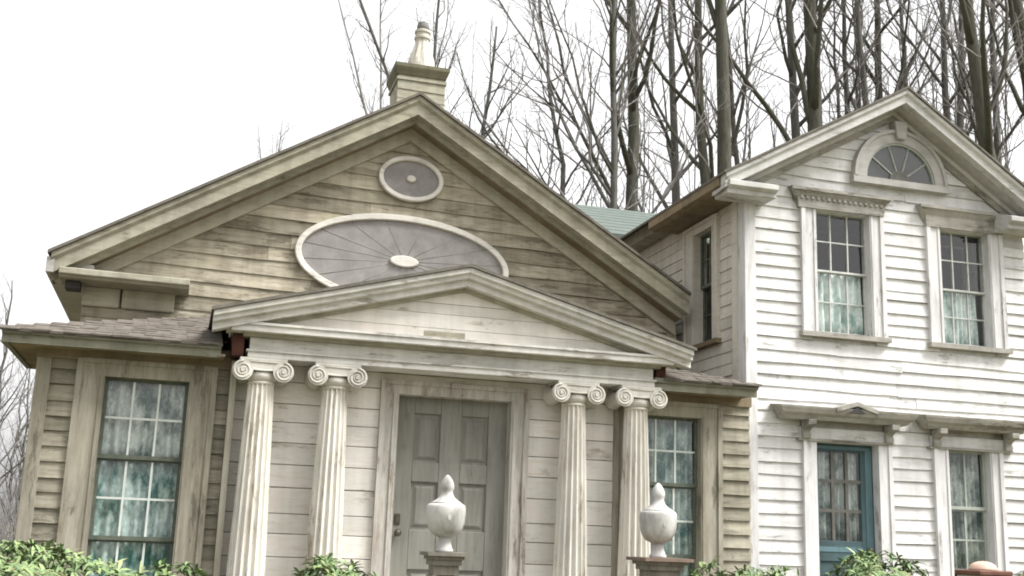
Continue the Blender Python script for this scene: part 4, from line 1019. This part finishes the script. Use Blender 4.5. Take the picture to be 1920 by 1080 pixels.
def tree_meshes(lean, R, H, seed, nb=15, lowest=0.28, limbs=(), spread=1.0, twigs=1.0, sway=0.012, bias=None, wig0=0.02):
    """local space, base at origin. R is the trunk radius near the ground"""
    rng = random.Random(seed); tr = MB(); cr_ = MB()
    n = 16; pts = []; rad = []; ox = oy = 0.0
    for i in range(n + 1):
        t = i / n; z = H * t
        ox += rng.gauss(0, sway) * H / n * 4; oy += rng.gauss(0, sway) * H / n * 4
        pts.append(Vector((lean[0] * z + ox * (t > 0), lean[1] * z + oy * (t > 0), z)))
        rad.append(R * (1 - 0.86 * t ** 1.1) * (1.25 if i == 0 else 1.0) + 0.008)
    tr.tube(pts, rad, 10)
    lv1 = []
    for (t, d, L, r) in limbs:
        p, _, rr_ = at(pts, rad, t); q = grow(p, Vector(d), L, r, rng, 0.10, 0.13, 10, 0.22); tr.tube(*q, 7); lv1.append((q, L))
    for k in range(nb):
        t = lowest + (0.96 - lowest) * (k + rng.random()) / nb
        p, d, rr_ = at(pts, rad, t); L = spread * H * (0.27 * (1 - t) + 0.075) * rng.uniform(0.7, 1.3)
        q = grow(p, side_dir(d, rng.uniform(0.45, 0.95), rng, bias), L, min(rr_ * 0.55, 0.012 + 0.016 * L), rng, 0.38, 0.13, 7, 0.25)
        tr.tube(*q, 5); lv1.append((q, L))
    lv2 = []
    for (q, L) in lv1:
        m = int((3 + L * 1.2) * twigs)
        for k in range(m):
            t = 0.15 + 0.85 * (k + rng.random()) / m
            p, d, rr_ = at(q[0], q[1], t); l2 = min(L * rng.uniform(0.22, 0.5) * (1.15 - 0.5 * t), 2.6)
            s = grow(p, side_dir(d, rng.uniform(0.4, 0.9), rng), l2, min(rr_ * 0.6, 0.006 + 0.008 * l2), rng, 0.25, 0.18, 5, 0.4)
            cr_.tube(*s, 4, True, False); lv2.append((s, l2))
    for (q, L) in lv2:
        m = int((2 + L * 2.8) * twigs)
        for k in range(m):
            t = 0.2 + 0.8 * (k + rng.random()) / m
            p, d, rr_ = at(q[0], q[1], t)
            s = grow(p, side_dir(d, rng.uniform(0.35, 0.95), rng), rng.uniform(0.25, 0.8), max(min(rr_ * 0.6, 0.007), 0.0038), rng, 0.2, 0.2, 3, 0.45)
            cr_.tube(*s, 3, True, False)
    return tr.mesh('trunk'), cr_.mesh('crown')

def put_tree(x, y, meshes, label, group, mat='bark', rz=0.0, sc=1.0, name='bare_tree'):
    e = bpy.data.objects.new(name, None); COL.objects.link(e); e.empty_display_size = 0.3
    M = Matrix.Translation((x, y, GZ - 0.05)) @ Matrix.Rotation(rz, 4, 'Z') @ Matrix.Scale(sc, 4)
    e.matrix_basis = M; WM[e] = M; tag(e, label, 'tree', group)
    tm, cm_ = meshes
    link('trunk', tm, mat, e, I4); link('crown', cm_, 'twig', e, I4)
    return e

NEAR = 'bare trees close behind the houses'
# (x at z_ref, y, z_ref, lean x, radius at z_ref, height, seed, material, label, extra)
heroes = [
    (7.50, 14, 10.5, -0.006, 0.150, 26, 101, 'bark_moss', 'straight mossy bare trunk rising above the green roof', dict(nb=12, lowest=0.36, limbs=[(0.27, (-1.0, 0.1, 0.75), 7.0, 0.055), (0.30, (-0.9, -0.2, 0.9), 6.0, 0.045), (0.34, (-0.75, 0.2, 1.0), 7.5, 0.06)])),
    (6.53, 13, 9.5, -0.010, 0.080, 19, 102, 'bark', 'slim bare tree with branches sweeping left beside the straight mossy trunk', dict(nb=16, lowest=0.38, limbs=[(0.42, (-0.95, 0, 0.8), 6.5, 0.045), (0.47, (-0.8, 0.2, 1.0), 6.0, 0.05), (0.52, (-0.6, 0.1, 1.2), 6.5, 0.05)])),
    (5.95, 15, 9.5, -0.03, 0.062, 15.5, 103, 'bark', 'thin crooked bare tree just above the right roof slope of the tan house', dict(nb=15, lowest=0.42, sway=0.03)),
    (11.2, 20, 13, -0.015, 0.125, 25, 104, 'bark', 'grey bare tree midway between the two mossy trunks over the green roof', dict(nb=15, lowest=0.36)),
    (10.6, 17, 12.5, -0.045, 0.135, 26, 105, 'bark_moss', 'dark bare trunk immediately left of the thick mossy trunk at the white eave', dict(nb=14, lowest=0.36)),
    (9.25, 13, 10.5, -0.012, 0.178, 27, 106, 'bark_moss', 'thick mossy green trunk rising at the left eave of the white house', dict(nb=9, lowest=0.48)),
    (12.75, 19, 13, -0.06, 0.080, 22, 107, 'bark', 'slender wavy bare tree to the right of the eave trunk', dict(nb=14, lowest=0.4, sway=0.03)),
    (13.05, 15, 12.5, -0.028, 0.215, 28, 108, 'bark_moss', 'thickest mossy trunk behind the left slope of the white gable', dict(nb=10, lowest=0.46, limbs=[(0.40, (-0.62, 0.1, 1.0), 8.0, 0.085), (0.44, (-0.3, 0.2, 1.2), 8.0, 0.09)])),
    (14.2, 18, 13, -0.05, 0.140, 25, 109, 'bark', 'brown bare trunk close against the thickest mossy trunk', dict(nb=14, lowest=0.4)),
    (15.2, 17, 13.5, -0.054, 0.085, 21, 110, 'bark', 'thin forked bare tree left of the white gable peak', dict(nb=13, lowest=0.45)),
    (15.1, 16, 13.5, -0.070, 0.095, 23, 111, 'bark', 'dark slim trunk leaning left near the white gable peak', dict(nb=12, lowest=0.48)),
    (17.0, 18, 15, 0.010, 0.120, 26, 112, 'bark_moss', 'upright greenish trunk just left of the white gable peak', dict(nb=12, lowest=0.5)),
    (20.85, 22, 17, -0.022, 0.090, 26, 113, 'bark', 'pale bare tree directly over the white gable peak', dict(nb=15, lowest=0.42)),
    (18.5, 17, 14.5, -0.021, 0.105, 24, 114, 'bark', 'bare trunk right of the white gable peak', dict(nb=15, lowest=0.4)),
    (20.6, 19, 15.5, 0.030, 0.115, 25, 115, 'bark', 'bare trunk leaning right behind the right slope of the white gable', dict(nb=15, lowest=0.4)),
    (16.5, 13, 12, -0.080, 0.190, 27, 116, 'bark_moss', 'thick dark mossy trunk over the right slope of the white gable', dict(nb=10, lowest=0.40, limbs=[(0.36, (0.8, 0.2, 0.7), 5.0, 0.05)])),
    (19.6, 16, 13.5, 0.025, 0.105, 24, 117, 'bark', 'slim trunk right of the dark mossy trunk over the right slope', dict(nb=14, lowest=0.38)),
    (18.8, 14, 13, -0.093, 0.190, 27, 118, 'bark_moss', 'mossy leaning trunk at the right edge of the view', dict(nb=12, lowest=0.36)),
    (1.35, 16, 11.6, -0.42, 0.045, 18, 119, 'bark', 'thin bare sapling leaning left beside the chimney', dict(nb=12, lowest=0.5, twigs=0.7, spread=0.5)),
    (4.3, 16, 11, 0.10, 0.048, 14.5, 120, 'bark', 'fine twiggy tree to the right of the chimney', dict(nb=16, lowest=0.5, twigs=0.8)),
    (3.2, 18, 12, 0.03, 0.055, 17.5, 121, 'bark', 'fine twiggy tree directly behind the chimney', dict(nb=18, lowest=0.5, twigs=0.8)),
    (1.6, 20, 12.0, -0.30, 0.036, 17, 123, 'twig', 'faint bare sapling low beside the left face of the chimney', dict(nb=16, lowest=0.55, twigs=0.8, spread=0.6)),
    (2.5, 22, 13.0, -0.06, 0.040, 19, 124, 'twig', 'faint twiggy tree showing left of the chimney pot', dict(nb=20, lowest=0.55, twigs=0.9, spread=0.7)),
    (-0.1, 27, 12.5, 0.04, 0.028, 15.2, 125, 'twig', 'second faint treetop above the left roof slope, nearer the chimney', dict(nb=20, lowest=0.55, twigs=1.0, spread=0.8)),
    (-0.75, 26, 12, -0.10, 0.022, 14.6, 122, 'twig', 'faint distant treetop above the left roof slope', dict(nb=16, lowest=0.55, twigs=0.7, spread=0.7)),
]
for (x, y, zr, ln, r, H, sd, mat, label, ex) in heroes:
    tz = (zr - GZ) / H; R = (r * 0.88 - 0.008) / max(1 - 0.86 * tz ** 1.1, 0.15)
    if 'sway' not in ex: ex['sway'] = 0.006
    me = tree_meshes((ln, 0.0), R, H, sd, **ex)
    # keep the trunk where it stands at z_ref
    tip = me[0].vertices
    px = sum(v.co.x for v in list(tip)[:170] if abs(v.co.z - (zr - GZ)) < H / 30) ; cnt = sum(1 for v in list(tip)[:170] if abs(v.co.z - (zr - GZ)) < H / 30)
    off = px / cnt if cnt else ln * (zr - GZ)
    put_tree(x - off, y, me, label, NEAR, mat)

# farther woodland, copies of a few grown trees
protos = [tree_meshes((random.uniform(-.04, .04), 0), random.uniform(0.05, 0.10), 24, 200 + k, nb=13, lowest=0.36, twigs=0.6, sway=0.012) for k in range(6)]
rng = random.Random(77)
spots = []
for k in range(34):
    y = rng.uniform(23, 46); u = rng.uniform(0.10, 1.0) ** 0.8
    x = CAM_POS.x + (y - CAM_POS.y) * (0.26 + u * 0.56)
    spots.append((x, y))
for i, (x, y) in enumerate(spots):
    put_tree(x, y, protos[i % 6], 'slender bare tree deep in the wood behind the two houses', 'bare trees deep in the wood', 'bark', rng.uniform(0, 6.28), rng.uniform(0.8, 1.12))
small = [tree_meshes((random.uniform(-.05, .05), 0), 0.07, 8.0, 300 + k, nb=18, lowest=0.12, twigs=1.0, sway=0.03, spread=1.2) for k in range(4)]
rng = random.Random(78)
for i in range(26):
    y = rng.uniform(15, 42); x = CAM_POS.x + (y - CAM_POS.y) * (-0.150 + rng.uniform(-0.10, 0.035))
    put_tree(x, y, small[i % 4], 'small twiggy bare tree in the thicket left of the tan house', 'thicket trees beyond the left corner', 'bark', rng.uniform(0, 6.28), rng.uniform(0.75, 1.15) * (0.8 + y / 80))
ub = MB(); rng = random.Random(79)
for k in range(1500):
    y = rng.uniform(16, 46); x = CAM_POS.x + (y - CAM_POS.y) * (-0.150 + rng.uniform(-0.14, 0.05)); h = rng.uniform(0.8, 3.6)
    p = Vector((x, y, GZ - 0.05)); q = grow(p, Vector((rng.gauss(0, .25), rng.gauss(0, .25), 1)), h, rng.uniform(0.008, 0.02), rng, 0.2, 0.14, 4, 0.3); ub.tube(*q, 3, True, False)
tag(ub.build('undergrowth', 'twig', None, fix=False), 'brown grey brush of bare stems below the thicket trees', 'undergrowth', kind='stuff')
